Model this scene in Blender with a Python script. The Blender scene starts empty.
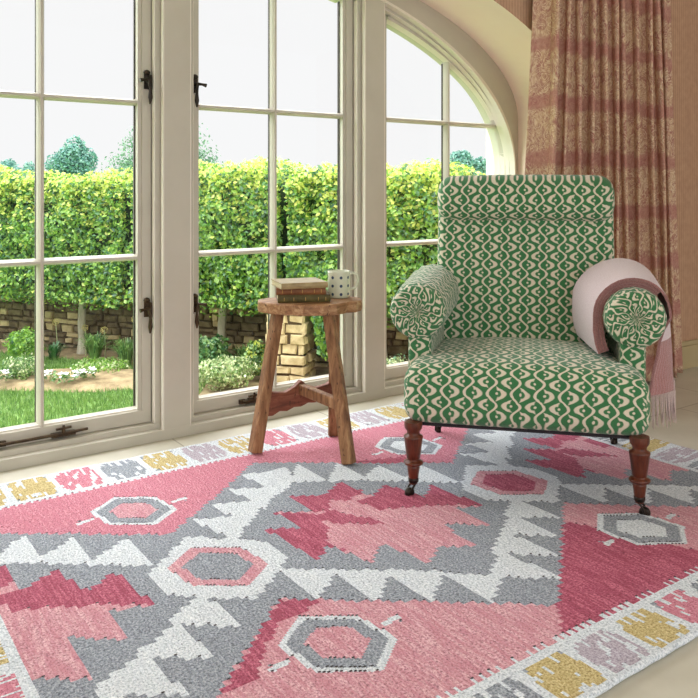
import bpy, math, random
from mathutils import Vector, Matrix, noise
random.seed(7)
sc = bpy.context.scene
PI = math.pi

# ---------------------------------------------------------------- camera, world, light, exposure
# World axes: X runs along the window wall, Y points out to the garden, Z up. Metres.
cam = bpy.data.objects.new('camera', bpy.data.cameras.new('camera'))
sc.collection.objects.link(cam); sc.camera = cam
cam.data.sensor_width = 36.0
cam.data.lens = 780.0/698.0*36.0
cam.data.shift_y = -159.0/698.0
cam.data.clip_end = 500
FW = Vector((0.57808, 0.81598, 0)); RT = Vector((0.81598, -0.57808, 0))
CAM = Vector((-1.10976, -2.67518, 0.9))
cam.location = CAM
cam.rotation_euler = (PI/2, 0, math.atan2(-FW.x, FW.y))

def from_cam(X, Z, z=0.0):            # a place X metres right of and Z metres ahead of the viewpoint
    p = CAM + RT*X + FW*Z
    return Vector((p.x, p.y, z))

world = bpy.data.worlds.new('overcast_sky'); sc.world = world; world.use_nodes = True
wn = world.node_tree; wn.nodes.clear()
wo = wn.nodes.new('ShaderNodeOutputWorld'); wb = wn.nodes.new('ShaderNodeBackground')
tc = wn.nodes.new('ShaderNodeTexCoord'); sx = wn.nodes.new('ShaderNodeSeparateXYZ')
mr = wn.nodes.new('ShaderNodeMapRange'); mr.inputs[1].default_value = 0.26; mr.inputs[2].default_value = 0.6
mr.inputs[3].default_value = 0.96; mr.inputs[4].default_value = 4.5
wn.links.new(tc.outputs['Generated'], sx.inputs[0]); wn.links.new(sx.outputs['Z'], mr.inputs[0])
wb.inputs[0].default_value = (0.99, 0.99, 1.0, 1)
wn.links.new(mr.outputs[0], wb.inputs[1]); wn.links.new(wb.outputs[0], wo.inputs[0])

sun_d = bpy.data.lights.new('sun', 'SUN'); sun_d.energy = 5.0; sun_d.angle = math.radians(75); sun_d.color = (.93, .97, 1)
sun = bpy.data.objects.new('sun', sun_d); sc.collection.objects.link(sun)
sun.rotation_euler = Vector((0.35, -0.75, -0.60)).to_track_quat('-Z', 'Y').to_euler()

# added fill lamps behind and left of the viewpoint
for nm, loc, aim, sx_, sy_, en in (('fill_back', (-1.5, -5.0, 1.5), (.2, 1, -.12), 3.6, 1.9, 27), ('fill_side', (-3.95, -2.6, 1.5), (1, .15, -.15), 2.2, 1.9, 14)):
    ad = bpy.data.lights.new(nm, 'AREA'); ad.shape = 'RECTANGLE'; ad.size = sx_; ad.size_y = sy_; ad.energy = en; ad.color = (.90, .955, 1)
    ao = bpy.data.objects.new(nm, ad); sc.collection.objects.link(ao); ao.location = loc
    ao.rotation_euler = Vector(aim).to_track_quat('-Z', 'Y').to_euler()

sc.view_settings.view_transform = 'Standard'
sc.view_settings.look = 'None'
sc.view_settings.gamma = 1.0
sc.view_settings.exposure = 0.0
sc.view_settings.use_curve_mapping = False

# ---------------------------------------------------------------- materials
def srgb(r, g, b):
    f = lambda c: (c/255/12.92) if c/255 <= .04045 else ((c/255+.055)/1.055)**2.4
    return (f(r), f(g), f(b), 1)

class X:                                  # tiny arithmetic wrapper over math nodes
    def __init__(s, nt, sock): s.nt, s.s = nt, sock
    def op(s, o, b=None, c=None):
        n = s.nt.nodes.new('ShaderNodeMath'); n.operation = o
        for i, v in enumerate((s, b, c)):
            if v is None: continue
            if isinstance(v, X): s.nt.links.new(v.s, n.inputs[i])
            else: n.inputs[i].default_value = v
        return X(s.nt, n.outputs[0])
    def __add__(s, b): return s.op('ADD', b)
    def __sub__(s, b): return s.op('SUBTRACT', b)
    def __mul__(s, b): return s.op('MULTIPLY', b)
    def __truediv__(s, b): return s.op('DIVIDE', b)
    def lt(s, b): return s.op('LESS_THAN', b)
    def gt(s, b): return s.op('GREATER_THAN', b)
    def frac(s): return s.op('FRACT')
    def abs(s): return s.op('ABSOLUTE')
    def cos(s): return s.op('COSINE')
    def max(s, b): return s.op('MAXIMUM', b)
    def min(s, b): return s.op('MINIMUM', b)
    def sm(s, lo, hi):                    # 1 below lo, 0 above hi
        n = s.nt.nodes.new('ShaderNodeMapRange'); s.nt.links.new(s.s, n.inputs[0])
        n.inputs[1].default_value = lo; n.inputs[2].default_value = hi
        n.inputs[3].default_value = 1; n.inputs[4].default_value = 0
        return X(s.nt, n.outputs[0])

def new_mat(name, col=(.5,.5,.5,1), rough=.6, metal=0.0):
    m = bpy.data.materials.new(name); m.use_nodes = True
    b = m.node_tree.nodes['Principled BSDF']
    b.inputs['Base Color'].default_value = col; b.inputs['Roughness'].default_value = rough
    b.inputs['Metallic'].default_value = metal
    return m
def N(m, t, **k):
    n = m.node_tree.nodes.new(t)
    for a, v in k.items():
        if a.startswith('i_'):
            key = a[2:].replace('_', ' ')
            n.inputs[int(key) if key.isdigit() else key].default_value = v
        else: setattr(n, a, v)
    return n
def L(m, a, b): m.node_tree.links.new(a, b)
def coords(m, scale=(1,1,1), kind='Object', rot=(0,0,0)):
    t = N(m, 'ShaderNodeTexCoord'); mp = N(m, 'ShaderNodeMapping')
    mp.inputs['Scale'].default_value = scale; mp.inputs['Rotation'].default_value = rot
    L(m, t.outputs[kind], mp.inputs[0]); return mp.outputs[0]
def noise_n(m, vec, scale, detail=3, rough=.6, dist=0.0):
    n = N(m, 'ShaderNodeTexNoise'); n.inputs['Scale'].default_value = scale
    n.inputs['Detail'].default_value = detail; n.inputs['Roughness'].default_value = rough
    n.inputs['Distortion'].default_value = dist
    L(m, vec, n.inputs['Vector']); return n.outputs['Fac']
def ramp(m, fac, stops):
    r = N(m, 'ShaderNodeValToRGB'); e = r.color_ramp.elements
    while len(e) < len(stops): e.new(0.5)
    for i, (p, c) in enumerate(stops): e[i].position = p; e[i].color = c
    L(m, fac, r.inputs[0]); return r.outputs[0]
def mix(m, fac, a, b, mode='MIX'):
    n = N(m, 'ShaderNodeMix', data_type='RGBA', blend_type=mode)
    for s, v in ((n.inputs[0], fac), (n.inputs[6], a), (n.inputs[7], b)):
        if hasattr(v, 'is_output') or hasattr(v, 'links'): L(m, v, s)
        else: s.default_value = v
    return n.outputs[2]
def bump(m, h, strength=.3, dist=.01):
    b = N(m, 'ShaderNodeBump'); b.inputs['Strength'].default_value = strength; b.inputs['Distance'].default_value = dist
    L(m, h, b.inputs['Height']); L(m, b.outputs[0], m.node_tree.nodes['Principled BSDF'].inputs['Normal'])
def base(m, c): L(m, c, m.node_tree.nodes['Principled BSDF'].inputs['Base Color'])

def mottled(name, c1, c2, scale=8, rough=.6, bs=.1, bd=.004, sc3=(1,1,1), stretch_bump=None, metal=0, detail=4):
    m = new_mat(name, c1, rough, metal); v = coords(m, sc3)
    n = noise_n(m, v, scale, detail); base(m, ramp(m, n, [(.3, c1), (.7, c2)]))
    if bs: bump(m, n, bs, bd)
    return m

M = {}
M['paint'] = mottled('cream_paint', srgb(192,187,172), srgb(200,195,181), 5, .45, .03)
M['paint_highlight'] = mottled('cream_bead_highlight', srgb(226,220,206), srgb(232,226,214), 5, .4, .0)  # lighter tone painting edge highlights onto the beads
M['plaster'] = mottled('cream_plaster', srgb(250,230,216), srgb(252,235,222), 3, .85, .04)
M['skirting'] = mottled('skirting_paint', srgb(186,170,130), srgb(192,178,140), 3, .5, .02)
M['ceiling'] = mottled('ceiling_paint', srgb(235,228,215), srgb(238,232,220), 3, .9, .02)
M['iron'] = mottled('black_iron', srgb(38,34,30), srgb(58,48,38), 60, .45, .2, .002, metal=.6)
M['bronze'] = mottled('aged_bronze', srgb(52,40,28), srgb(84,66,44), 60, .45, .2, .002, metal=.6)

def wallpaper():
    m = new_mat('striped_wallpaper', rough=.8); v = coords(m)
    s = N(m, 'ShaderNodeSeparateXYZ'); L(m, v, s.inputs[0])
    x = X(m.node_tree, s.outputs['X']); y = X(m.node_tree, s.outputs['Y'])
    st = ((x+y)*(2*PI/.017)).cos()*.5+.5
    n = noise_n(m, v, 30)
    c = mix(m, st.s, srgb(182,144,116), srgb(204,166,136))
    c = mix(m, .25, c, ramp(m, n, [(.3, srgb(158,120,96)), (.7, srgb(212,176,146))]))
    base(m, c); return m
M['wallpaper'] = wallpaper()

def floor_mat():
    m = new_mat('pale_stone_floor', rough=.4); v = coords(m, (1,1,1), rot=(0,0,0))
    b = N(m, 'ShaderNodeTexBrick', offset=.5); L(m, v, b.inputs[0])
    b.inputs['Scale'].default_value = 1.0; b.inputs['Brick Width'].default_value = .62; b.inputs['Row Height'].default_value = .42
    b.inputs['Mortar Size'].default_value = .003
    b.inputs['Color1'].default_value = srgb(206,202,186); b.inputs['Color2'].default_value = srgb(198,193,176)
    b.inputs['Mortar'].default_value = srgb(140,130,108)
    n = noise_n(m, v, 6, 6)
    base(m, mix(m, .3, b.outputs[0], ramp(m, n, [(.3, srgb(170,165,148)), (.7, srgb(224,220,206))])))
    bump(m, n, .06, .004); return m
M['floor'] = floor_mat()

def glass_mat():
    m = bpy.data.materials.new('window_glass'); m.use_nodes = True; nt = m.node_tree; nt.nodes.clear()
    o = nt.nodes.new('ShaderNodeOutputMaterial'); t = nt.nodes.new('ShaderNodeBsdfTransparent'); g = nt.nodes.new('ShaderNodeBsdfGlossy')
    g.inputs['Roughness'].default_value = .0; t.inputs[0].default_value = (.985,.99,.985,1)
    f = nt.nodes.new('ShaderNodeFresnel'); f.inputs[0].default_value = 1.3
    x = nt.nodes.new('ShaderNodeMixShader'); nt.links.new(f.outputs[0], x.inputs[0])
    nt.links.new(t.outputs[0], x.inputs[1]); nt.links.new(g.outputs[0], x.inputs[2]); nt.links.new(x.outputs[0], o.inputs[0])
    return m
M['glass'] = glass_mat()

def fabric_mat():                         # cream ogee lines and tulips on green
    m = new_mat('green_ogee_fabric', rough=.85); nt = m.node_tree
    t = N(m, 'ShaderNodeTexCoord'); s = N(m, 'ShaderNodeSeparateXYZ'); L(m, t.outputs['UV'], s.inputs[0])
    W, P = .066, .0615
    vv = coords(m, kind='UV'); wob = X(nt, noise_n(m, vv, 45, 2)) - .5
    u = X(nt, s.outputs['X'])/W + wob*.10; v = X(nt, s.outputs['Y'])/P + wob*.12
    # wavy cream line
    cx = (v*(2*PI)).cos()*.19
    d = ((u - cx + .5).frac() - .5).abs()
    line = d.sm(.045, .082)
    def tulip(uu, vvv):                   # cell x in 0..1, y centred on 0
        x = uu.frac(); y = ((vvv+.5).frac()-.5)
        right = x - (y*y*(-5.2) + .60)
        left = (y*y*(-1.0) + .26) - x
        body = right.max(left).sm(-.02, .04)
        bx = x - .27; r = (bx*bx + y*y*.9).op('SQRT')
        body = body * (X(nt, r.sm(.10, .14).s)*(-1)+1)
        sx_ = x - .70+.50; rr = (sx_*sx_ + y*y*.9).op('SQRT').sm(.04, .07)
        return body.max(rr)
    a = tulip(u, v + .5); b = tulip(u*(-1), v)
    cream = line.max(a).max(b)
    n = noise_n(m, vv, 900, 1)
    g = ramp(m, n, [(.3, srgb(34,98,54)), (.7, srgb(62,132,78))])
    c = ramp(m, n, [(.3, srgb(204,192,168)), (.7, srgb(236,228,208))])
    base(m, mix(m, cream.s, g, c)); bump(m, n, .35, .002)
    m.node_tree.nodes['Principled BSDF'].inputs['Sheen Weight'].default_value = .25
    return m
M['fabric'] = fabric_mat()
M['hessian'] = mottled('dark_underlining', srgb(34,32,36), srgb(50,46,50), 90, .95)

def curtain_mat():
    m = new_mat('rose_scroll_curtain', rough=.85); nt = m.node_tree
    v = coords(m, kind='UV'); s = N(m, 'ShaderNodeSeparateXYZ'); L(m, v, s.inputs[0])
    y = X(nt, s.outputs['Y']); x = X(nt, s.outputs['X'])
    w = X(nt, noise_n(m, v, 6, 2))-.5
    band = ((y/.235 + w*.35 + .1).frac()-.5).abs().sm(.10, .17)          # rose stripe between scroll fields
    v2 = coords(m, (1.5, .8, 1), 'UV')
    n1 = X(nt, noise_n(m, v2, 13, 2, .5, 2.2))
    scroll = (((n1*8).frac()-.5).abs()).sm(.09, .20)                # thin curling lines
    field = ramp(m, noise_n(m, v2, 22, 3, .6, 1.5), [(.40, srgb(178,126,112)), (.60, srgb(210,178,146))])
    c = mix(m, (scroll*.72).s, field, srgb(234,214,182))
    rose = ramp(m, noise_n(m, v, 60, 3), [(.35, srgb(172,112,104)), (.65, srgb(192,136,126))])
    c = mix(m, (band*.72).s, c, rose)
    base(m, c); bump(m, noise_n(m, v, 500, 1), .2, .002); return m
M['curtain'] = curtain_mat()

def wood_mat(name, c1, c2, c3, scale=(14,14,1.6), rough=.55, pits=False):
    m = new_mat(name, rough=rough); v = coords(m, scale)
    n = noise_n(m, v, 4, 8, .65, .6); c = ramp(m, n, [(.28, c1), (.5, c2), (.72, c3)])
    if pits:
        v2 = coords(m, (1,1,.35)); n2 = noise_n(m, v2, 130, 2)
        c = mix(m, X(m.node_tree, n2).sm(.30, .36).s, c, srgb(70,42,24))
    base(m, c); bump(m, n, .35, .004); return m
M['old_wood'] = wood_mat('worn_stool_wood', srgb(88,56,34), srgb(142,100,64), srgb(184,144,102), (16,16,2.2), .6, True)
M['red_wood'] = wood_mat('worn_red_brown_wood', srgb(84,42,26), srgb(124,68,46), srgb(150,96,68), (3,16,16), .6, True)
M['slab_wood'] = wood_mat('worn_stool_top_wood', srgb(104,66,40), srgb(160,116,78), srgb(208,172,130), (3,16,16), .55, True)
M['mahogany'] = wood_mat('polished_mahogany', srgb(56,24,14), srgb(92,42,24), srgb(118,60,34), (20,20,3), .28)
M['castor'] = mottled('dark_castor_metal', srgb(30,26,24), srgb(56,46,38), 50, .35, .1, metal=.7)

M['book_olive'] = mottled('olive_cloth_cover', srgb(70,62,32), srgb(104,92,48), 40, .7, .3, .002)
M['book_brown'] = mottled('brown_leather_cover', srgb(112,66,38), srgb(146,94,56), 40, .6, .3, .002)
M['book_tan'] = mottled('tan_cloth_cover', srgb(146,124,84), srgb(178,158,114), 40, .32, .3, .002)
def pages_mat():
    m = new_mat('page_edges', rough=.8); v = coords(m, (1,1,1)); s = N(m, 'ShaderNodeSeparateXYZ'); L(m, v, s.inputs[0])
    st = (X(m.node_tree, s.outputs['Z'])*2600).cos()*.5+.5
    base(m, mix(m, st.s, srgb(188,172,132), srgb(222,210,178))); return m
M['pages'] = pages_mat()
M['gold'] = mottled('gilt_rule', srgb(190,150,70), srgb(210,176,100), 30, .4, 0, metal=.5)
def mug_mat():
    m = new_mat('spotted_cream_glaze', rough=.18); nt = m.node_tree
    t = N(m, 'ShaderNodeTexCoord'); s = N(m, 'ShaderNodeSeparateXYZ'); L(m, t.outputs['UV'], s.inputs[0])
    u = ((X(nt, s.outputs['X'])/.0313).frac()-.5)*.0313; v = ((X(nt, s.outputs['Y'])/.029).frac()-.5)*.029
    d = (u*u+v*v).op('SQRT').sm(.0048, .0060)
    base(m, mix(m, d.s, srgb(212,214,192), srgb(58,74,104))); return m
M['mug'] = mug_mat()
M['mug_plain'] = new_mat('cream_glaze', srgb(212,214,192), .18)

def woven(name, c1, c2, c3=None):
    m = new_mat(name, rough=.95); v = coords(m)
    fine = noise_n(m, v, 190, 2, .8)
    st = noise_n(m, coords(m, (110, 9, 1)), 1.0, 3, .7)
    dk_ = tuple(c*.5 for c in c1[:3])+(1,)
    c = ramp(m, fine, [(.33, dk_), (.43, c1), (.62, c2)])
    if c3: c = mix(m, (X(m.node_tree, st).sm(.44, .58)*.8).s, c, ramp(m, fine, [(.30, dk_), (.45, c3), (.7, c1)]))
    else: c = mix(m, (X(m.node_tree, st).sm(.40, .60)*.35).s, c, c1)
    base(m, c)
    rib = N(m, 'ShaderNodeTexVoronoi'); rib.inputs['Scale'].default_value = 1.0
    L(m, coords(m, (260, 130, 200)), rib.inputs['Vector'])
    bump(m, rib.outputs['Distance'], .7, .005); return m
def wmix(name, a, b, s=None): return woven(name, srgb(*a), srgb(*b), srgb(*s) if s else None)
RUG = [wmix('rug_grey', (130,136,147), (190,196,205)),
       wmix('rug_white', (206,214,222), (248,251,254)),
       wmix('rug_pink', (196,112,132), (236,172,186), (212,132,150)),
       wmix('rug_deep_pink', (176,80,106), (220,132,152), (158,66,90)),
       wmix('rug_light_pink', (206,146,158), (242,202,208), (208,136,150)),
       wmix('rug_yellow', (186,164,104), (230,214,164)),
       wmix('rug_lilac', (172,160,174), (214,206,216)),
       wmix('rug_binding', (92,98,108), (190,196,202)),
       mottled('rug_slit_shadow', srgb(54,50,54), srgb(74,68,72), 60, .95, 0)]
G_, W_, P_, D_, L_, Y_, V_, B_ = range(8)

def throw_mat(name, a, b):
    m = new_mat(name, rough=.95); v = coords(m, kind='UV')
    n = noise_n(m, coords(m, (1,1,1)), 300, 2)
    sp = N(m, 'ShaderNodeSeparateXYZ'); L(m, v, sp.inputs[0]); rb = (X(m.node_tree, sp.outputs['X'])*(2*PI/.009)).cos()*.5+.5
    c = ramp(m, n, [(.3, srgb(*a)), (.7, srgb(*b))]); base(m, mix(m, (rb*.25).s, c, srgb(*a)))
    bump(m, (rb*.5 + X(m.node_tree, n)).s, .6, .004); m.node_tree.nodes['Principled BSDF'].inputs['Sheen Weight'].default_value = .4
    return m
M['throw_pale'] = throw_mat('pale_pink_wool', (214,192,198), (240,224,228))
M['throw_rose'] = throw_mat('dusty_rose_wool', (150,98,98), (192,140,136))
M['throw_fringe'] = throw_mat('pink_grey_fringe', (186,160,154), (222,204,198))

def leaf_mat(name, c1, c2, tr=.35):
    m = bpy.data.materials.new(name); m.use_nodes = True; nt = m.node_tree; nt.nodes.clear()
    o = nt.nodes.new('ShaderNodeOutputMaterial'); d = nt.nodes.new('ShaderNodeBsdfDiffuse'); t = nt.nodes.new('ShaderNodeBsdfTranslucent')
    g = nt.nodes.new('ShaderNodeNewGeometry'); r = nt.nodes.new('ShaderNodeValToRGB')
    r.color_ramp.elements[0].color = c1; r.color_ramp.elements[1].color = c2
    nt.links.new(g.outputs['Random Per Island'], r.inputs[0])
    x = nt.nodes.new('ShaderNodeMixShader'); x.inputs[0].default_value = tr
    for q in (d, t): nt.links.new(r.outputs[0], q.inputs[0])
    nt.links.new(d.outputs[0], x.inputs[1]); nt.links.new(t.outputs[0], x.inputs[2])
    gl_ = nt.nodes.new('ShaderNodeBsdfGlossy'); gl_.inputs['Roughness'].default_value = .4; x2 = nt.nodes.new('ShaderNodeMixShader'); x2.inputs[0].default_value = .07
    nt.links.new(x.outputs[0], x2.inputs[1]); nt.links.new(gl_.outputs[0], x2.inputs[2]); nt.links.new(x2.outputs[0], o.inputs[0])
    return m
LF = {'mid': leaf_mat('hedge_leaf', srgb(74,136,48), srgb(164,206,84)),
      'new': leaf_mat('lit_yellow_leaf', srgb(186,208,84), srgb(230,236,128)),  # yellower leaf colour that paints in the lit hedge top
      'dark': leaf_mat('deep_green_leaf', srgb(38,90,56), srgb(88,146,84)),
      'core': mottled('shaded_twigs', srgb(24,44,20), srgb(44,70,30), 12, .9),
      'grass': leaf_mat('lawn_grass', srgb(78,124,56), srgb(148,182,98), .3),
      'far': leaf_mat('hazed_distant_leaf', srgb(70,132,124), srgb(128,178,160), .2),  # aerial haze is put into this leaf colour
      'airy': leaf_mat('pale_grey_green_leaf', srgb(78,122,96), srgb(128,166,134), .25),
      'glaucous': leaf_mat('blue_green_leaf', srgb(60,120,96), srgb(120,170,136), .25),
      'varieg': leaf_mat('variegated_leaf', srgb(150,180,110), srgb(234,238,196), .3),
      'strap': leaf_mat('strap_leaf', srgb(62,112,58), srgb(136,172,96), .3)}
M['bark'] = mottled('pale_bark', srgb(150,142,122), srgb(204,200,184), 22, .9, .4, .01, (1,1,.3))
M['bark_dark'] = mottled('grey_bark', srgb(96,92,80), srgb(140,134,118), 22, .9, .4, .01, (1,1,.3))
M['soil'] = mottled('flower_bed_soil', srgb(122,104,76), srgb(182,162,124), 9, .95, .5, .02)
M['turf'] = mottled('mown_turf', srgb(82,120,56), srgb(130,162,86), 14, .95, .4, .02)
M['field'] = mottled('far_field', srgb(110,150,80), srgb(150,180,100), .3, .95, 0)
M['stone'] = mottled('limestone', srgb(176,156,116), srgb(224,206,164), 14, .95, .6, .02)
M['stone_dark'] = mottled('darker_stone', srgb(92,80,62), srgb(146,130,102), 11, .95, .6, .02)  # darker brown tone, given to wall stones at random
M['mortar'] = mottled('dark_stone_joint', srgb(78,64,46), srgb(100,84,62), 20, .95, .2)
M['petal'] = new_mat('white_petal', srgb(246,246,248), .7)
M['seedhead'] = mottled('straw_seedhead', srgb(200,186,110), srgb(226,214,150), 60, .9)

# ---------------------------------------------------------------- mesh helpers
class MB:
    def __init__(s): s.v = []; s.f = []; s.m = []; s.uv = []; s.sm = []
    def add(s, vs, fs, mi=0, uvs=None, smooth=False):
        b = len(s.v); s.v += [tuple(p) for p in vs]
        for k, f in enumerate(fs):
            s.f.append(tuple(b+i for i in f)); s.m.append(mi if isinstance(mi, int) else mi[k]); s.sm.append(smooth)
            s.uv.append([uvs[i] for i in f] if uvs else None)
        return s
    def box(s, x0, x1, y0, y1, z0, z1, mi=0, T=None):
        vs = [(x, y, z) for z in (z0, z1) for y in (y0, y1) for x in (x0, x1)]
        if T: vs = [T @ Vector(p) for p in vs]
        return s.add(vs, [(0,2,3,1),(4,5,7,6),(0,1,5,4),(2,6,7,3),(0,4,6,2),(1,3,7,5)], mi)
    def prism(s, pts, z0, z1, mi=0, T=None):          # outline in x,y
        n = len(pts); vs = [(x, y, z0) for x, y in pts] + [(x, y, z1) for x, y in pts]
        if T: vs = [T @ Vector(p) for p in vs]
        fs = [tuple(range(n-1, -1, -1)), tuple(range(n, 2*n))] + [(i, (i+1) % n, n+(i+1) % n, n+i) for i in range(n)]
        return s.add(vs, fs, mi)
    def lathe(s, prof, n=20, T=None, mi=0, smooth=True, close=True, uvs=False):
        vs = []; uv = []
        for k, (r, z) in enumerate(prof):
            for i in range(n+1):
                a = 2*PI*i/n; vs.append((r*math.cos(a), r*math.sin(a), z)); uv.append((a*prof[0][0] if not uvs else a*uvs, z))
        if T: vs = [T @ Vector(p) for p in vs]
        fs = [(k*(n+1)+i, k*(n+1)+i+1, (k+1)*(n+1)+i+1, (k+1)*(n+1)+i) for k in range(len(prof)-1) for i in range(n)]
        s.add(vs, fs, mi, uv, smooth)
        if close:
            for k in (0, len(prof)-1):
                if prof[k][0] > 1e-5: s.add([vs[k*(n+1)+i] for i in range(n)], [tuple(range(n))], mi)
        return s
    def tube(s, pts, rad, n=8, mi=0, smooth=True):
        pts = [Vector(p) for p in pts]; rad = rad if isinstance(rad, (list, tuple)) else [rad]*len(pts)
        vs = []; prev = None
        for i, p in enumerate(pts):
            t = (pts[min(i+1, len(pts)-1)] - pts[max(i-1, 0)]).normalized()
            a = prev if prev is not None else (Vector((0,0,1)) if abs(t.z) < .9 else Vector((1,0,0)))
            b = t.cross(a).normalized(); a = b.cross(t).normalized(); prev = a
            for k in range(n):
                q = 2*PI*k/n; vs.append(p + (a*math.cos(q) + b*math.sin(q))*rad[i])
        fs = [(i*n+k, i*n+(k+1) % n, (i+1)*n+(k+1) % n, (i+1)*n+k) for i in range(len(pts)-1) for k in range(n)]
        s.add(vs, fs, mi, None, smooth)
        s.add(vs[:n], [tuple(range(n-1, -1, -1))], mi); s.add(vs[-n:], [tuple(range(n))], mi)
        return s
    def beam(s, p0, p1, w0, d0, w1, d1, side=(1,0,0), mi=0):   # tapered square beam
        p0, p1 = Vector(p0), Vector(p1); t = (p1-p0).normalized(); a = Vector(side); a = (a - t*a.dot(t)).normalized(); b = t.cross(a)
        vs = [p + a*sx*w/2 + b*sy*d/2 for p, w, d in ((p0, w0, d0), (p1, w1, d1)) for sx, sy in ((-1,-1),(1,-1),(1,1),(-1,1))]
        return s.add(vs, [(3,2,1,0),(4,5,6,7),(0,1,5,4),(1,2,6,5),(2,3,7,6),(3,0,4,7)], mi)
    def build(s, name, mats, parent=None, bevel=0, seg=2, weld=False, fix=True):
        me = bpy.data.meshes.new(name); me.from_pydata(s.v, [], s.f)
        for mt in (mats if isinstance(mats, (list, tuple)) else [mats]): me.materials.append(mt)
        for i, p in enumerate(me.polygons): p.material_index = s.m[i]; p.use_smooth = s.sm[i]
        if any(s.uv):
            ul = me.uv_layers.new(name='UVMap').data
            for p, u in zip(me.polygons, s.uv):
                if u:
                    for li, q in zip(p.loop_indices, u): ul[li].uv = q
        me.validate(); me.update()
        if weld or (fix and len(s.v) < 60000):
            import bmesh
            bm = bmesh.new(); bm.from_mesh(me)
            if weld: bmesh.ops.remove_doubles(bm, verts=bm.verts, dist=1e-5)
            if fix: bmesh.ops.recalc_face_normals(bm, faces=bm.faces)
            bm.to_mesh(me); bm.free()
        o = bpy.data.objects.new(name, me); sc.collection.objects.link(o)
        if parent: o.parent = parent
        if bevel:
            b = o.modifiers.new('bevel', 'BEVEL'); b.width = bevel; b.segments = seg; b.limit_method = 'ANGLE'
            b.angle_limit = math.radians(35); b.harden_normals = False
        return o
def empty(name, loc=(0,0,0), rz=0, parent=None):
    o = bpy.data.objects.new(name, None); sc.collection.objects.link(o); o.location = loc; o.rotation_euler = (0,0,rz)
    o.empty_display_size = .1
    if parent: o.parent = parent
    return o
def tag(o, label=None, cat=None, group=None, kind=None):
    if label: o['label'] = label
    if cat: o['category'] = cat
    if group: o['group'] = group
    if kind: o['kind'] = kind
    return o
def struct(o, label=None): return tag(o, label, None, None, 'structure')
def copy_tree(o, parent=None):
    c = o.copy(); sc.collection.objects.link(c); c.parent = parent
    for ch in list(o.children): copy_tree(ch, c)
    return c

def roundbox(sx, sy, sz, r, n=(24, 24, 12), deform=None, uvf=None, mi=0, mb=None):
    """cushion-like box centred on 0 with rounded edges; uvf(p, nrm) -> uv"""
    mb = mb or MB(); h = Vector((sx/2, sy/2, sz/2))
    def axis(half, k):
        out = []
        m = max(3, k//4)
        for i in range(m): out.append(-half + r*(1-math.cos(i/m*PI/2))*1.0)
        for i in range(k+1): out.append(-half+r + (2*half-2*r)*i/k)
        for i in range(m-1, -1, -1): out.append(half - r*(1-math.cos(i/m*PI/2)))
        return out
    ax = [axis(h[i], n[i]) for i in range(3)]
    for a in range(3):
        b, c = (a+1) % 3, (a+2) % 3
        for sgn in (-1, 1):
            vs = []; uv = []
            for q in ax[c]:
                for p in ax[b]:
                    P = Vector((0,0,0)); P[a] = sgn*h[a]; P[b] = p; P[c] = q
                    inn = Vector([max(-h[i]+r, min(h[i]-r, P[i])) for i in range(3)])
                    dd = (P-inn); dd = dd.normalized() if dd.length > 1e-9 else Vector((0,0,0))
                    Q = inn + dd*r
                    nr = Vector((0,0,0)); nr[a] = sgn
                    if uvf: uv.append(uvf(Q, nr))
                    if deform: Q = deform(Q)
                    vs.append(Q)
            nb, nc = len(ax[b]), len(ax[c])
            fs = []
            for j in range(nc-1):
                for i in range(nb-1):
                    f = (j*nb+i, j*nb+i+1, (j+1)*nb+i+1, (j+1)*nb+i)
                    fs.append(f if sgn > 0 else f[::-1])
            mb.add(vs, fs, mi, uv or None, True)
    return mb

# ================================================================= ROOM SHELL
PC = [0.02 + .903*k for k in range(-1, 2)]          # centre lines of the three posts
AC = 0.02                                           # middle of the arch
def outer(t): return (AC + 1.795*math.cos(t), 1.239 + .67*math.sin(t))
def innerA(t): return (AC + 1.762*math.cos(t), 1.0 + .850*math.sin(t))
def glassG(t): return (AC + 1.758*math.cos(t), 1.03 + .762*math.sin(t))
def glass_top(u): return 1.03 + .762*math.sqrt(max(0, 1-((u-AC)/1.758)**2))
def room_arch(t): return (AC + 1.74*math.cos(t), 1.16 + .685*math.sin(t))
WV = -.44                                           # room face of the wall

fl = MB().box(-4.2, 4.2, -5.2, .12, -.06, 0); fo = struct(fl.build('floor', M['floor']))
ce = MB().box(-4.2, 4.2, -5.2, .3, 2.55, 2.65); struct(ce.build('ceiling', M['ceiling']))

def arch_path(fn, n=64, z0=0.0):
    pts = [fn(PI*i/n) for i in range(n+1)]
    return [(pts[0][0], z0)] + pts + [(pts[-1][0], z0)]
ra = arch_path(room_arch); oa = arch_path(outer)
w = MB()
def wall_face(path, v, mi):
    for (a, b) in zip(path[1:-1], path[2:-1]):
        w.add([(a[0], v, a[1]), (b[0], v, b[1]), (b[0], v, 2.6), (a[0], v, 2.6)], [(0,1,2,3)], mi)
    R, Lf = path[0][0], path[-1][0]
    zR, zL = path[1][1], path[-2][1]
    for x0, x1, z0 in ((R, 4.2, 0), (-4.2, Lf, 0)):
        w.add([(x0, v, z0), (x1, v, z0), (x1, v, 2.6), (x0, v, 2.6)], [(0,1,2,3)], mi)
wall_face(ra, WV, 0); wall_face(oa, .22, 1)
for (a, b, c, d) in zip(ra[:-1], ra[1:], oa[:-1], oa[1:]):     # soffit and reveal
    w.add([(a[0], WV, a[1]), (b[0], WV, b[1]), (d[0], 0, d[1]), (c[0], 0, c[1])], [(0,1,2,3)], 1, None, True)
    w.add([(c[0], 0, c[1]), (d[0], 0, d[1]), (d[0], .22, d[1]), (c[0], .22, c[1])], [(0,1,2,3)], 1, None, True)
wo_ = w.build('wall_window', [M['wallpaper'], M['plaster']], fix=False); struct(wo_)
for i, p in enumerate(wo_.data.polygons): pass
wr = MB().box(4.1, 4.25, -5.2, .3, 0, 2.6); struct(wr.build('wall_right', M['wallpaper']))
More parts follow.
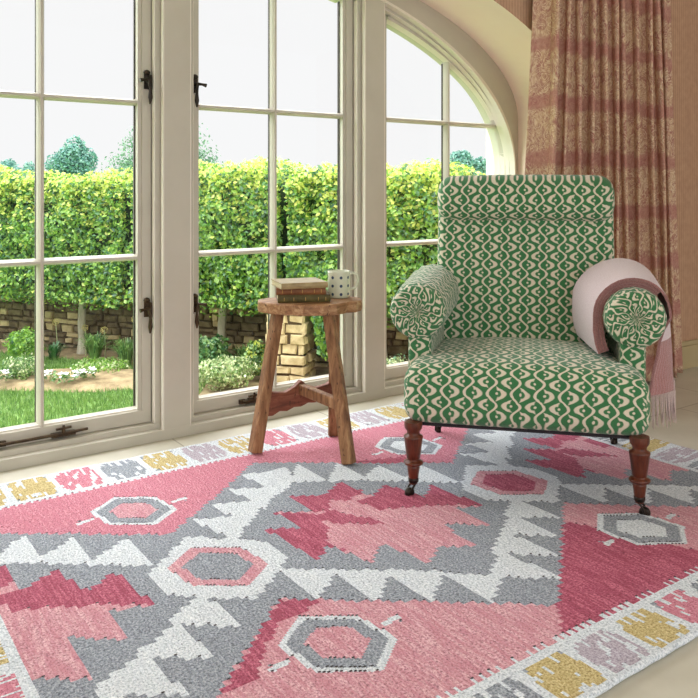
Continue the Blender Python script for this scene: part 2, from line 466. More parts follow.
wl = MB().box(-4.25, -4.1, -5.2, .3, 0, 2.6); struct(wl.build('wall_left', M['wallpaper']))
for nme, x0, x1 in (('baseboard_right', AC+1.76, 4.1), ('baseboard_left', -4.1, AC-1.76)):
    b = MB().box(x0, x1, WV-.02, WV+.0, 0, .115); b.box(x0, x1, WV-.013, WV, .115, .137)
    struct(b.build(nme, M['skirting'], bevel=.003))

# ---- the arched window
win = empty('window_1', (AC, .03, 0)); struct(win)
def W3(mb): mb.v = [(x-AC, y-.03, z) for x, y, z in mb.v]; return mb
def lerp2(a, b, f): return (a[0]+(b[0]-a[0])*f, a[1]+(b[1]-a[1])*f)
def sweep_ring(mb, prof, n=72, mi=0):
    """prof: list of (curve fn, v)"""
    cols = []
    for fn, v in prof:
        cols.append([(x, v, z) for x, z in arch_path(fn, n)])
    for a, b in zip(cols[:-1], cols[1:]):
        m = len(a); mb.add(a+b, [(i, i+1, m+i+1, m+i) for i in range(m-1)], mi, None, True)
AG = lambda f: (lambda t: lerp2(innerA(t), glassG(t), f))
OA = lambda f: (lambda t: lerp2(outer(t), innerA(t), f))
fr = MB()
sweep_ring(fr, [(OA(-.05), .0), (OA(0), .0), (OA(.93), 0)])
sweep_ring(fr, [(OA(.93), 0), (OA(.90), -.010), (OA(1.02), -.010), (AG(.0), .03)], mi=1)
sweep_ring(fr, [(AG(0), .03), (AG(.30), .03)]); sweep_ring(fr, [(AG(.30), .03), (AG(.30), .027), (AG(.36), .027), (AG(.36), .06)], mi=1)
sweep_ring(fr, [(AG(.36), .06), (AG(.36), .13), (OA(-.05), .13)])
for i in range(1):
    for k, c in enumerate(PC):
        topz = innerA(math.acos(max(-1, min(1, (c-AC)/1.762))))[1] + .03
        fr.box(c-.050, c+.050, -.0008, .12, 0, topz)
        for s_ in (-1, 1):
            a, b = sorted((c+s_*.050, c+s_*.054)); fr.box(a, b, -.001, .02, .036, topz-.03, 1)
            a, b = sorted((c+s_*.05, c+s_*.073)); fr.box(a, b, .03, .12, .03, topz-.04)
            a, b = sorted((c+s_*.073, c+s_*.076)); fr.box(a, b, .028, .05, .058, topz-.05, 1)
fr.box(AC-1.79, AC+1.79, -.0015, .12, 0, .036); fr.box(AC-1.77, AC+1.77, .0285, .12, .036, .056)
W3(fr).build('window_frame', [M['paint'], M['paint_highlight']], win)

def casement(u0, u1, hinge=0):
    """opening between u0 and u1 (frame edges); glass plane y=.085"""
    root = empty('casement', (0,0,0), 0, win)
    e = MB()
    side = 1.758
    uL = max(u0, AC-side-.005); uR = min(u1, AC+side+.005)
    gl, gr = u0+.037, u1-.047
    endL = u0 < AC-1.6; endR = u1 > AC+1.6
    if endL: gl = AC-side
    if endR: gr = AC+side
    ztop = lambda u: glass_top(u)
    # stiles
    def stile(a, b, bead):
        z = min(glass_top(a), glass_top(b))+.02
        e.box(a, b, .058, .11, .058, z)
        e.box(min(b, bead), max(b, bead), .066, .10, .10, z) if bead > b else e.box(bead, a, .066, .10, .10, z)
    if not endL: stile(u0, gl-.012, gl)
    if not endR: stile(gr+.014, u1, gr)
    # bottom rail + glazing bead
    e.box(gl-.0119 if not endL else gl-.03, gr+.0139 if not endR else gr+.03, .058, .11, .058, .103)
    e.add([(gl, .064, .103), (gr, .064, .103), (gr, .085, .116), (gl, .085, .116)], [(0,1,2,3)], 1)
    e.box(gl, gr, .068, .10, .100, .110, 1)
    # arched head following the glass curve
    n = 44
    us = [gl-.0 + (gr-gl)*i/n for i in range(n+1)] if not (endL or endR) else None
    if us is None:
        # follow the ellipse by angle for even steps
        ta = math.acos(max(-1, min(1, (gl-AC)/side))); tb = math.acos(max(-1, min(1, (gr-AC)/side)))
        ts = [ta+(tb-ta)*i/n for i in range(n+1)]
    else:
        ts = [math.acos(max(-1, min(1, (u-AC)/side))) for u in us]
    def ring(f0, v0, f1, v1, mi):
        A = [AG(f0)(t) for t in ts]; B = [AG(f1)(t) for t in ts]
        if endR: A.append((A[-1][0], .06)); B.append((B[-1][0], .10))
        if endL: A.insert(0, (A[0][0], .06)); B.insert(0, (B[0][0], .10))
        m = len(A); e.add([(x, v0, z) for x, z in A]+[(x, v1, z) for x, z in B], [(i, i+1, m+i+1, m+i) for i in range(m-1)], mi, None, True)
    ring(.40, .13, .40, .055, 0); ring(.40, .055, .78, .055, 0); ring(.78, .055, .80, .062, 1); ring(.80, .062, 1.0, .085, 1); ring(1.0, .085, 1.06, .12, 0)
    W3(e).build('casement_frame', [M['paint'], M['paint_highlight']], root)
    # glazing bars
    mid = (gl+gr)/2; b = MB()
    def bar(x0, x1, z0, z1, vertical):
        if vertical:
            c = (x0+x1)/2; pts = [(x0, .085), (x0+.003, .072), (c-.004, .060), (c+.004, .060), (x1-.003, .072), (x1, .085), (x1, .100), (x0, .100)]
            b.prism(pts, z0, z1)
        else:
            c = (z0+z1)/2; pts = [(z0, .085), (z0+.003, .072), (c-.004, .061), (c+.004, .061), (z1-.003, .072), (z1, .085), (z1, .100), (z0, .100)]
            T = Matrix(((0,0,1,0),(0,1,0,0),(1,0,0,0),(0,0,0,1))); b.prism(pts, x0, x1, 0, T)
    bar(mid-.0125, mid+.0125, .10, glass_top(mid)+.02, True)
    for z in (.656, 1.218):
        dx = math.sqrt(max(0, 1-max(0, (z-1.03)/.762)**2))*side
        bar(max(gl, AC-dx-.01), min(gr, AC+dx+.01), z-.0115, z+.0115, False)
    W3(b).build('glazing_bar', M['paint'], root)
    sp = MB()                                   # dark spacer strip round each light
    for x in ([] if endL else [gl+.001]) + [mid-.0145, mid+.0105] + ([] if endR else [gr-.005]):
        sp.box(x, x+.004, .0895, .099, .108, glass_top(x+(.004 if x > AC else 0))-.004)
    W3(sp).build('spacer_bar', M['iron'], root)
    # glass
    g = MB(); n = 40
    for i in range(n):
        a = gl+(gr-gl)*i/n; c = gl+(gr-gl)*(i+1)/n
        za, zc = glass_top(a), glass_top(c)
        g.add([(a, .0875, .105), (c, .0875, .105), (c, .0875, zc), (a, .0875, za)], [(0,1,2,3)])
    W3(g).build('glass', M['glass'], root, fix=False, weld=True)
    return root, gl, gr

def latch(root, u, z, s=1, mat=None):           # iron cockspur fastener on a stile
    e = MB(); y = .056
    e.box(u-.011, u+.011, y-.004, y, z-.030, z+.026)
    e.lathe([(.0, z+.02), (.008, z+.022), (.013, z+.030), (.009, z+.038), (0, z+.041)], 10, Matrix.Translation((u, y-.002, 0)))
    e.tube([(u, y, z), (u, y-.024, z)], .008, 8)
    e.tube([(u, y-.022, z+.002), (u-s*.018, y-.026, z+.001), (u-s*.034, y-.026, z-.002)], [.007, .005, .008], 8)
    e.tube([(u, y-.024, z), (u+s*.004, y-.028, z-.03), (u+s*.004, y-.028, z-.062), (u+s*.003, y-.026, z-.086)], [.007, .005, .009, .003], 8)
    e.box(u+s*.012-.004, u+s*.012+.004, y-.012, y, z-.034, z+.022)
    return W3(e).build('latch', mat or M['iron'], root, bevel=.001)

edges = [AC-1.76, PC[0], PC[1], PC[2], AC+1.76]
cas = []
for k in range(4):
    u0 = edges[k]+(.077 if k > 0 else 0); u1 = edges[k+1]-(.077 if k < 3 else 0)
    root, gl, gr = casement(u0, u1); cas.append((root, u0, u1))
latch(cas[1][0], cas[1][2]-.017, 1.295, 1); latch(cas[1][0], cas[1][2]-.017, .47, 1, M['bronze'])
latch(cas[2][0], cas[2][1]+.017, 1.295, -1); latch(cas[2][0], cas[2][1]+.017, .47, -1, M['bronze'])
def stay(root, u0, u1, z):
    e = MB(); y = .05
    e.tube([(u0, y-.006, z), ((u0+u1)/2, y-.010, z), (u1-.06, y-.006, z)], .0055, 8)
    e.box(u1-.10, u1-.02, y-.010, y+.008, z-.010, z+.004)
    e.tube([(u1-.06, y-.006, z), (u1-.06, y-.008, z+.030)], [.008, .004], 8)
    e.tube([(u1-.085, y-.008, z+.018), (u1-.035, y-.008, z+.020)], .005, 8)
    e.tube([(u1-.06, y-.006, z), (u1+.02, y-.010, z+.004)], [.006, .005], 8)
    for q in (u0, u0+(u1-u0)*.35): e.box(q-.012, q+.012, y-.004, y+.008, z-.010, z+.008)
    return W3(e).build('casement_stay', M['bronze'], root, bevel=.001)
stay(cas[1][0], -.70, -.31, .074); stay(cas[2][0], .31, .42, .074)

# ================================================================= RUG
SH = (.967, -.032)
def rep(poly, ks=(-1, 0, 1)): return [[(x+k*SH[0], y+k*SH[1]) for x, y in poly] for k in ks]
cm = [(0.26,-0.7),(0.27,-0.85),(0.36,-0.79),(0.39,-0.94),(0.47,-0.88),(0.49,-1.08),(0.41,-1.05),(0.41,-1.19),(0.31,-1.1),(0.3,-1.26),(0.21,-1.2),(0.13,-1.25),(0.11,-1.1),(0.03,-1.17),(-0.01,-1.03),(-0.07,-1.08),(-0.1,-0.85),(-0.01,-0.91),(-0.02,-0.78),(0.08,-0.84),(0.07,-0.7),(0.16,-0.76)]
TR = [[(0.05,-0.48),(0.18,-0.50),(0.14,-0.6),(0.06,-0.66)],[(-0.04,-0.56),(0.08,-0.62),(-0.03,-0.74)],[(-0.13,-0.63),(-0.01,-0.69),(-0.12,-0.81)],[(-0.22,-0.7),(-0.1,-0.76),(-0.19,-0.88)],
      [(0.23,-0.49),(0.235,-0.66),(0.14,-0.6)],[(0.34,-0.56),(0.34,-0.73),(0.24,-0.67)],[(0.44,-0.65),(0.44,-0.81),(0.33,-0.73)],[(0.55,-0.74),(0.55,-0.90),(0.43,-0.81)],
      [(-0.17,-1.07),(-0.07,-1.15),(-0.17,-1.23)],[(-0.07,-1.15),(0.03,-1.23),(-0.07,-1.31)],[(0.03,-1.22),(0.13,-1.3),(0.03,-1.38)],[(0.13,-1.3),(0.22,-1.4),(0.13,-1.46)],
      [(0.32,-1.31),(0.33,-1.47),(0.21,-1.38)],[(0.41,-1.24),(0.42,-1.40),(0.3,-1.3)],[(0.5,-1.18),(0.51,-1.33),(0.4,-1.24)],[(0.59,-1.1),(0.6,-1.26),(0.49,-1.17)]]
P1 = [(.06,-.30),(.12,-.384),(.656,-.775),(1.24,-.30)]
P3 = [(-.76,-1.52),(-.76,-1.66),(.42,-1.66),(.22,-1.56),(-.24,-1.19)]
P3 = [(-.90,-1.75),(-.24,-1.185),(.24,-1.555),(.40,-1.75)]
P4 = [(.06,-1.75),(.24,-1.555),(.69,-1.205),(1.30,-1.70)]
DEEP = [(-.02,-.78),(-.01,-.91),(-.1,-.85),(-.07,-1.08),(-.01,-1.03),(.03,-1.15),(.05,-1.0),(.06,-.84)]
D2 = [(.07,-.7),(.16,-.76),(.26,-.70),(.27,-.80),(.16,-.84),(.08,-.84)]
D3 = [(.05,-.86),(.16,-.84),(.27,-.85),(.36,-.79),(.39,-.94),(.47,-.88),(.49,-1.08),(.41,-1.02),(.28,-.95),(.14,-.90),(.20,-1.02),(.09,-.95)]
layers = []      # (colour, polygon)
for p in rep(P1, (-1, 0)): layers.append((P_, p))
layers.append((L_, P3)); layers.append((L_, P4)); layers.append((L_, [(x+SH[0], y+SH[1]) for x, y in P4]))
layers.append((D_, [(.59,-1.285),(.62,-1.33),(.70,-1.50),(.70,-1.75),(.05,-1.75),(.24,-1.555)]))
layers.append((D_, [(.59,-1.285),(.80,-1.75),(.62,-1.75)]))
layers.append((D_, [(-.24,-1.19),(-.16,-1.25),(-.30,-1.27),(-.42,-1.40),(-.50,-1.41)]))
layers.append((D_, [(.36,-.55),(.56,-.63),(.60,-.74),(.52,-.68)]))
for p in rep(cm): layers.append((L_, p))
for q in (DEEP, D2, D3):
    for p in rep(q): layers.append((D_, p))
for q in ([(0.16,-0.80),(0.21,-0.83),(0.23,-0.92),(0.17,-0.96),(0.11,-0.85)], [(0.08,-0.91),(0.09,-1.11),(0.02,-1.16),(-0.00,-1.01)]):
    for p in rep(q): layers.append((L_, p))
for q in TR:
    mx, my = sum(p[0] for p in q)/len(q), sum(p[1] for p in q)/len(q)
    q = [(mx+(x-mx)*1.16, my+(y-my)*1.12) for x, y in q]
    for p in rep(q): layers.append((W_, p))
for c in ((-.285,-.967),(.682,-1.0)):
    layers.append((W_, [(c[0]-.155, c[1]+.05),(c[0], c[1]+.19),(c[0]+.155, c[1]+.05),(c[0]+.155, c[1]-.06),(c[0], c[1]-.19),(c[0]-.155, c[1]-.06)]))
for c in ((-.285+.483,-.967+.46),):
    pass
HEX = [(-.336,-.536,'g',L_),(-.229,-1.394,'g',L_),(.65,-.555,'g',W_),(.725,-1.43,'g',W_),(-.285,-.967,'p',G_),(.682,-1.0,'p',D_)]
def hexpoly(cx, cy, s, skew=.0): 
    return [(cx-.015*s, cy+.125*s),(cx+.088*s, cy+.055*s),(cx+.105*s, cy-.06*s),(cx+.015*s, cy-.125*s),(cx-.09*s, cy-.055*s),(cx-.105*s, cy+.06*s)]
fine = []
for cx, cy, t, cc in HEX:
    if t == 'g': fine += [(W_, hexpoly(cx, cy, 1)), (G_, hexpoly(cx, cy, .86)), (cc, hexpoly(cx, cy, .55))]
    else: fine += [(L_, hexpoly(cx, cy, 1.0)), (cc, hexpoly(cx, cy, .70))]
    if t == 'g':
        for s_ in (-1, 1):
            fine.append((W_, [(cx+s_*.112, cy-s_*.012), (cx+s_*.16, cy-s_*.004), (cx+s_*.155, cy+s_*.012), (cx+s_*.112, cy+s_*.002)]))
            fine.append((G_, [(cx+s_*.14, cy-s_*.010), (cx+s_*.155, cy-s_*.018), (cx+s_*.155, cy-s_*.012)]))
def inside(p, poly):
    x, y = p; c = False; j = len(poly)-1
    for i in range(len(poly)):
        xi, yi = poly[i]; xj, yj = poly[j]
        if (yi > y) != (yj > y) and x < (xj-xi)*(y-yi)/(yj-yi)+xi: c = not c
        j = i
    return c
def bb(poly): xs = [p[0] for p in poly]; ys = [p[1] for p in poly]; return min(xs), max(xs), min(ys), max(ys)
layers = [(c, p, bb(p)) for c, p in layers]; fine = [(c, p, bb(p)) for c, p in fine]
RX0, RX1, RY0, RY1 = -.95, 1.40, -1.795, -.137
DU, DV = .0070, .0052
HT = .90/(.90-.0105)            # woven surface lies a centimetre above the floor it was measured on
NX, NY = int((RX1-RX0)/DU), int((RY1-RY0)/DV)
rr_ = random.Random(3)
FARC = {-2: Y_, -1: P_}; SEQ_F = [Y_, P_, G_, Y_, V_, Y_, P_, V_, Y_, V_, Y_, P_, G_, Y_, V_, Y_]
SEQ_N = [P_, V_, Y_, P_, V_, G_, Y_, V_, Y_, P_, G_, Y_, V_, Y_, P_, G_, V_]
def patch(fx, fy, col, key):
    # ornament inside a border square, fx along the border 0..1, fy across 0..1
    dx, dy = abs(fx-.5)*2, abs(fy-.5)*2
    if dx > .86: return W_
    if noise.noise((fx*12+key*3.7, fy*3.2, key*1.3)) > .30: return W_
    st = math.floor(dy*5)/5
    if dx + st*.42 < 1.02 and not (.30 < dx < .40 and dy > .55): return col
    if dy > .72 and dx < .30: return col
    if .62 < dx < .8 and .3 < dy < .95: return G_ if (key % 3 == 0) else W_
    return W_
def rug_col(x, y):
    x, y = CAM.x+(x-CAM.x)*HT, CAM.y+(y-CAM.y)*HT
    i = math.floor((x-RX0)/DU); j = math.floor((y-RY0)/DV)
    if x < -.755+.0:
        if x > -.778: return W_
        fy = ((y - .02)/.125) % 1.0; k = math.floor((y-.02)/.125)
        return patch(fy, (x+.94)/.165, (Y_, G_, P_)[k % 3], k)
    if x > 1.235:
        if x < 1.255: return W_
        k = math.floor((y-.03)/.125); fy = ((y-.03)/.125) % 1
        return patch(fy, (x-1.255)/.175, (Y_, G_, V_)[k % 3], k)
    tooth = (math.floor((x-RX0)/.0105) % 2)
    if y > -.305 - (.012 if tooth else 0):
        if y < -.285 or y > -.122: return W_
        k = math.floor((x+.60)/.14); fx = ((x+.60)/.14) % 1
        return patch(fx, (y+.283)/.16, SEQ_F[k % 16], k)
    if y < -1.648 + (.017 if tooth else 0)*(1 if noise.noise((x*40, 0, 0)) > -.15 else 0):
        if y > -1.668 or y < -1.795: return W_
        k = math.floor((x+.015)/.1365); fx = ((x+.015)/.1365) % 1
        return patch(fx, (y+1.795)/.127, [Y_, V_, Y_, P_, G_, Y_, V_, G_][k % 8], k)
    for c, p, b in reversed(fine):
        if b[0] <= x <= b[1] and b[2] <= y <= b[3] and inside((x, y), p): return c
    qx = RX0 + (math.floor((x-RX0)/.0125)+.5)*.0125; qy = RY0 + (math.floor((y-RY0)/.0156)+.5)*.0156
    for c, p, b in reversed(layers):
        if b[0] <= qx <= b[1] and b[2] <= qy <= b[3] and inside((qx, qy), p): return c
    return G_
rg = MB(); vs = []
def rug_z(x, y):
    e = min(x-RX0, RX1-x, y-RY0, RY1-y)
    return .010 + .0022*noise.noise((x*6, y*6, 3)) + .0012*noise.noise((x*22, y*22, 1)) + (.004*noise.noise((x*7, y*7, 9))+.002)*max(0, 1-e/.08)
for j in range(NY+1):
    for i in range(NX+1):
        x, y = RX0+i*DU, RY0+j*DV
        ex = x; ey = y
        if j == 0: ey -= .004*noise.noise((x*9, 0, 5))+.0
        vs.append((ex, ey, rug_z(x, y)))
fs = []; ms = []
for j in range(NY):
    for i in range(NX):
        a = j*(NX+1)+i; fs.append((a, a+1, a+NX+2, a+NX+1)); ms.append(rug_col(RX0+(i+.5)*DU, RY0+(j+.5)*DV))
b0 = len(vs)
ring = [i for i in range(NX+1)] + [j*(NX+1)+NX for j in range(1, NY+1)] + [NY*(NX+1)+i for i in range(NX-1, -1, -1)] + [j*(NX+1) for j in range(NY-1, 0, -1)]
for r_ in ring: vs.append((vs[r_][0], vs[r_][1], .001))
n_ = len(ring)
for q in range(n_): fs.append((ring[q], b0+q, b0+(q+1) % n_, ring[(q+1) % n_])); ms.append(B_)
cgrid = ms[:NX*NY]
rd = random.Random(17)
for j in range(1, NY-1):
    for i in range(1, NX-1):
        c = cgrid[j*NX+i]
        if c != cgrid[j*NX+i+1] and c != cgrid[(j+1)*NX+i] and rd.random() < .6 and -1.66 < RY0+j*DV < -.30 and -.75 < RX0+i*DU < 1.23:
            x, y = RX0+(i+1)*DU, RY0+(j+1)*DV; z = max(vs[j*(NX+1)+i][2], vs[(j+1)*(NX+1)+i+1][2])+.0006
            k = len(vs); vs += [(x-.0045, y-.0022, z), (x+.0020, y-.0022, z), (x+.0020, y+.0022, z), (x-.0045, y+.0022, z)]
            fs.append((k, k+1, k+2, k+3)); ms.append(8)
rg.add(vs, fs, ms, None, True)
rug = rg.build('rug', RUG, fix=False)
for p in rug.data.polygons:
    if p.material_index == 8 and p.normal.z < 0: p.flip()
tag(rug, 'flat-woven geometric kilim rug in pink, grey and white with patched borders', 'rug')
cord = MB(); cord.tube([(RX0+.02+(RX1-RX0-.04)*i/120, RY0-.003+.003*noise.noise((i*.3, 0, 0)), .009+.003*noise.noise((i*.25, 4, 0))) for i in range(121)], .007, 8)
cord.build('edge_cord', RUG[W_], rug)
fx_ = MB()
for k in range(3):
    x, y = RX1-.01, -.985-.02*k
# ================================================================= ARMCHAIR
CH = (.8130, -.9392); CRZ = math.radians(-48.2)
chair = empty('armchair', (CH[0], CH[1], .012), CRZ)
tag(chair, 'green and cream patterned rolled-arm armchair on turned wooden castor legs', 'armchair')
CZ = -.012
def fuv(p, n):
    if abs(n.x) > .5: return ((p.y+.4)*(1 if n.x > 0 else -1), p.z+p.y*0)
    if n.y > .5: return (p.x, p.z)
    return (p.x, (p.y if p.y < -.25 else -.25+(p.y+.25)*.68)+p.z)
# seat
def seat_def(p):
    q = p.copy()
    top = max(0, (p.z)/.0875)
    q.z += .028*top*(1-(p.x/.34)**2)*(1-(p.y/.34)**4)*(1 if p.z > 0 else 0)
    q.y -= .008*(1-(p.x/.34)**2)*(1 if p.y < 0 else 0) * (1-abs(p.z)/.12)
    q.z -= .022*max(0, (p.y+.05)/.34)*(1 if p.z > 0 else 0)
    if p.y > -.13: q.x *= .90
    return q + Vector((0, -.035, .298+CZ))
roundbox(.692, .595, .168, .048, (40, 36, 10), seat_def, lambda p, n: fuv(Vector((p.x+.02, p.y, p.z)), n)).build('seat', M['fabric'], chair)
dk = MB().box(-.31, .31, -.30, .27, .205+CZ, .232+CZ); dk.build('underside', M['hessian'], chair, bevel=.004)
# back
def lean(z): return .215 + (z-.38)*.20
def back_def(p):
    z = p.z + .620
    q = Vector((p.x*(1-.0*z), p.y, z))
    bul = .012*(1-(p.x/.33)**2)*(1 if p.y < 0 else 0)
    q.y = p.y + .055 + lean(z) - bul
    q.z += CZ; return q
roundbox(.625, .105, .635, .034, (36, 6, 44), back_def, lambda p, n: fuv(Vector((p.x, -p.y, p.z)), n) if n.y < .5 else (p.x, p.z)).build('backrest', M['fabric'], chair)
def roll_def(p):
    z = p.z + .868
    q = Vector((p.x, p.y*(1.0+.1*math.cos(p.z*20)) + lean(z) + .038 + (0 if p.y > 0 else -.006), z + .006*(1-(p.x/.33)**2)*(1 if p.z > 0 else 0) + CZ)); return q
roundbox(.630, .155, .165, .058, (36, 6, 10), roll_def, lambda p, n: (p.x+.01, p.y*-.6+p.z+.02) if n.y < .5 else (p.x, p.z)).build('headrest_roll', M['fabric'], chair)
# arms
def arm(s):
    cx = s*.323; zc = .520+CZ; y0, y1 = -.175, .27
    e = MB(); ny, na = 26, 40
    vs = []; uv = []
    for j in range(ny+1):
        f = j/ny; y = y0 + (y1-y0)*f
        r = .086 + .013*f**.7*(1-.25*f); zz = zc + .012*f
        if j == 0: r = .080
        for i in range(na+1):
            a = 2*PI*i/na; crease = .0018*math.sin(a*16+math.sin(f*9)*2)*(.5+f)
            rx = r+crease
            vs.append((cx+rx*math.cos(a)*1.0, y, zz+rx*math.sin(a))); uv.append((y*1.0+.01, a*.088))
    e.add(vs, [(j*(na+1)+i, j*(na+1)+i+1, (j+1)*(na+1)+i+1, (j+1)*(na+1)+i) for j in range(ny) for i in range(na)], 0, uv, True)
    e.add([vs[ny*(na+1)+i] for i in range(na)], [tuple(range(na))], 0)
    e.build('arm_roll', M['fabric'], chair)
    # pleated scroll face
    p = MB(); nr, na = 14, 96; vs = []; uv = []
    for k in range(nr+1):
        f = k/nr; r = .083*math.sin(f*PI/2) if f < 1 else .082
        for i in range(na+1):
            a = 2*PI*i/na
            pl = .0075*abs(math.sin(a*8 + .8*math.sin(3*a)))*math.sin(min(1, f*1.15)*PI)**.7
            dome = .016*(1-f**3)
            vs.append((cx+r*math.cos(a), y0+.004-dome-pl+.010*math.exp(-(f/.14)**2), zc+r*math.sin(a)))
            uv.append((a/(2*PI)*.066*9+.012*math.sin(f*5), r*1.35+.014*math.sin(a*4)))
    p.add(vs, [(k*(na+1)+i, (k+1)*(na+1)+i, (k+1)*(na+1)+i+1, k*(na+1)+i+1) for k in range(nr) for i in range(na)], 0, uv, True)
    vs = []
    p.build('scroll_face', M['fabric'], chair)
    # inner / outer arm panel and front facing
    def d(q): return Vector((q.x + s*.316, q.y+.045, q.z+.385+CZ))
    roundbox(.072, .44, .22, .018, (6, 24, 14), d, lambda q, n: ((q.y+.01), q.z) if abs(n.x) > .5 else (q.x+.02, q.z)).build('arm_panel', M['fabric'], chair)
arm(-1); arm(1)
# turned front legs and raked rear legs, each with a castor
def castor(par, x, y, swing):
    c = MB(); T = Matrix.Translation((x, y, CZ)) 
    c.lathe([(.013, .058), (.0155, .056), (.0150, .046), (.010, .040), (.006, .036)], 14, T)
    dx, dy = math.cos(swing), math.sin(swing); nx, ny = -dy, dx
    for s_ in (-1, 1):
        c.tube([(x+nx*.009*s_, y+ny*.009*s_, CZ+.042), (x+dx*.010+nx*.010*s_, y+dy*.010+ny*.010*s_, CZ+.030), (x+dx*.014+nx*.009*s_, y+dy*.014+ny*.009*s_, CZ+.016)], .0035, 6)
    R = Matrix.Translation((x+dx*.014, y+dy*.014, CZ+.0155)) @ Matrix.Rotation(swing, 4, 'Z') @ Matrix.Rotation(PI/2, 4, 'X')
    c.lathe([(.0, -.008), (.011, -.008), (.0145, -.005), (.0155, 0), (.0145, .005), (.011, .008), (0, .008)], 18, R)
    c.build('castor', M['castor'], par)
for x, y, sw in ((-.3135, -.318, math.radians(225)), (.3135, -.318, math.radians(-20))):
    lg = MB(); T = Matrix.Translation((x, y, CZ))
    prof = [(.012,.040),(.013,.056),(.0145,.060),(.0185,.090),(.0185,.094),(.016,.097),(.026,.100),(.029,.104),(.029,.108),(.024,.111),(.017,.114),(.0185,.118),(.020,.120),(.0275,.180),(.0285,.184),(.0275,.188),(.020,.192),(.0185,.198),(.021,.205),(.026,.212),(.027,.222),(.026,.232)]
    prof = [(r, .040+(z-.040)*.95) for r, z in prof]
    lg.lathe(prof, 24, T); o = lg.build('leg', M['mahogany'], chair)
    castor(o, x, y, sw)
for x, y, sw in ((-.28, .235, math.radians(120)), (.28, .235, math.radians(60))):
    lg = MB(); lg.beam((x*1.08, y+.035, .045+CZ), (x, y-.05, .24+CZ), .026, .030, .040, .046); o = lg.build('leg', M['mahogany'], chair, bevel=.004)
    castor(o, x*1.08, y+.038, sw)

# ================================================================= THROW over the right arm
th = empty('throw', (CH[0], CH[1], .012), CRZ)
tag(th, 'folded pale pink wool throw with fringed end draped over the chair arm', 'throw')
def throw_curve(f, k, f_out=0):
    """k: layer 0 outermost. returns list of (x,z) cross section at depth fraction f (0 front .. 1 back)"""
    r = .118 - .0082*k + .020*f; gx_ = .022*f
    cx = .323; zc = .520+CZ+.010*f
    pts = []
    # inner side hanging down to the seat
    zb = .405+CZ+.003*k - .004*f
    xin = cx - r - gx_
    pts.append((xin+.016, zb)); pts.append((xin+.006, zb+.03)); pts.append((xin+.0, zb+.07))
    for i in range(0, 17):
        a = PI - i/16*PI
        rx = (r+gx_*max(0, -math.cos(a))) if a > PI/2 else r*(1-.10*(1-a/(PI/2)))
        pts.append((cx+rx*math.cos(a), zc+r*math.sin(a)))
    return pts
def layer(mb, k, f0, f1, last=False):
    ny = 28; cols = []
    for j in range(ny+1):
        f = f0+(f1-f0)*j/ny; y = -.128 + .335*f
        c = throw_curve(f, k)
        if last:
            gx = (-.060, -.012, .016, -.004, .012, .030, .014, .022)[min(7, int(f*7.99))]; g2 = (-.012, .016, -.004, .012, .030, .014, .022, .022)[min(7, int(f*7.99))]
            gg = gx+(g2-gx)*((f*7.99) % 1)
            hang = [(c[-1][0]+gg*t**.6, c[-1][1]-.238*t) for t in (.15,.3,.45,.6,.75,.9,1)]
            hang = [(x, z) for x, z in hang]
            c = c + hang
        else:
            c = c[:-4+0] if k else c
        cols.append([(x, y + (.004*math.sin(z*60) if last else 0), z) for x, z in c])
    m = len(cols[0]); inner = []
    T = .0036
    def offs(col):
        out = []
        for i, p in enumerate(col):
            a = Vector(col[max(0, i-1)]); b = Vector(col[min(m-1, i+1)]); t = (b-a); t.y = 0; t.normalize()
            nrm = Vector((t.z, 0, -t.x))
            out.append(tuple(Vector(p)+nrm*2*T))
        return out
    ins = [offs(c) for c in cols]
    A = [p for c in cols for p in c]; B = [p for c in ins for p in c]
    g = lambda j, i: j*m+i
    uv = [(p[1], p[2]) for p in A]
    fs = [(g(j,i), g(j,i+1), g(j+1,i+1), g(j+1,i)) for j in range(ny) for i in range(m-1)]
    mid = [0 if (i < m-8 or not last) else (1 if i > m-7 else 0) for j in range(ny) for i in range(m-1)]
    mb.add(A, fs, mid if k == 0 or last else 1, uv, True)
    mb.add(B, [f[::-1] for f in fs], 1, uv, True)
    for j in (0, ny):
        mb.add([A[g(j,i)] for i in range(m)]+[B[g(j,i)] for i in range(m)], [(i, i+1, m+i+1, m+i) for i in range(m-1)], 1)
    for i in (0, m-1):
        mb.add([A[g(j,i)] for j in range(ny+1)]+[B[g(j,i)] for j in range(ny+1)], [(j, j+1, ny+1+j+1, ny+1+j) for j in range(ny)], 1)
    return cols
cl = MB(); cols = layer(cl, 0, 0, 1, True)
for k in (1, 2, 3): layer(cl, k, 0.0+.004*k, .98)
cl.build('cloth', [M['throw_pale'], M['throw_rose']], th, fix=False)
frg = MB(); rf = random.Random(5)
ends = [c[-1] for c in cols]
for q in range(90):
    f = q/89*(len(ends)-1); j = min(int(f), len(ends)-2); a = Vector(ends[j]).lerp(Vector(ends[j+1]), f-j)
    a.z += .006; Lh = .092+rf.uniform(-.012, .012); dx, dy = rf.uniform(-.006, .006), rf.uniform(-.008, .008)
    frg.tube([a+Vector((.003, 0, 0)), a+Vector((.004+dx*.4, dy*.4, -Lh*.5)), a+Vector((.004+dx, dy, -Lh))], [.0018, .0016, .0010], 5)
frg.build('fringe', M['throw_fringe'], th)

# ================================================================= STOOL
SC_ = (.36, -.395)
stool = empty('stool', (SC_[0], SC_[1], .012))
tag(stool, 'rustic three-legged wooden stool with thick worn top by the window', 'stool')
def sl(x, y, z=0): return Vector((x-SC_[0], y-SC_[1], z-.012))
ang = math.atan2(RT.y, RT.x)
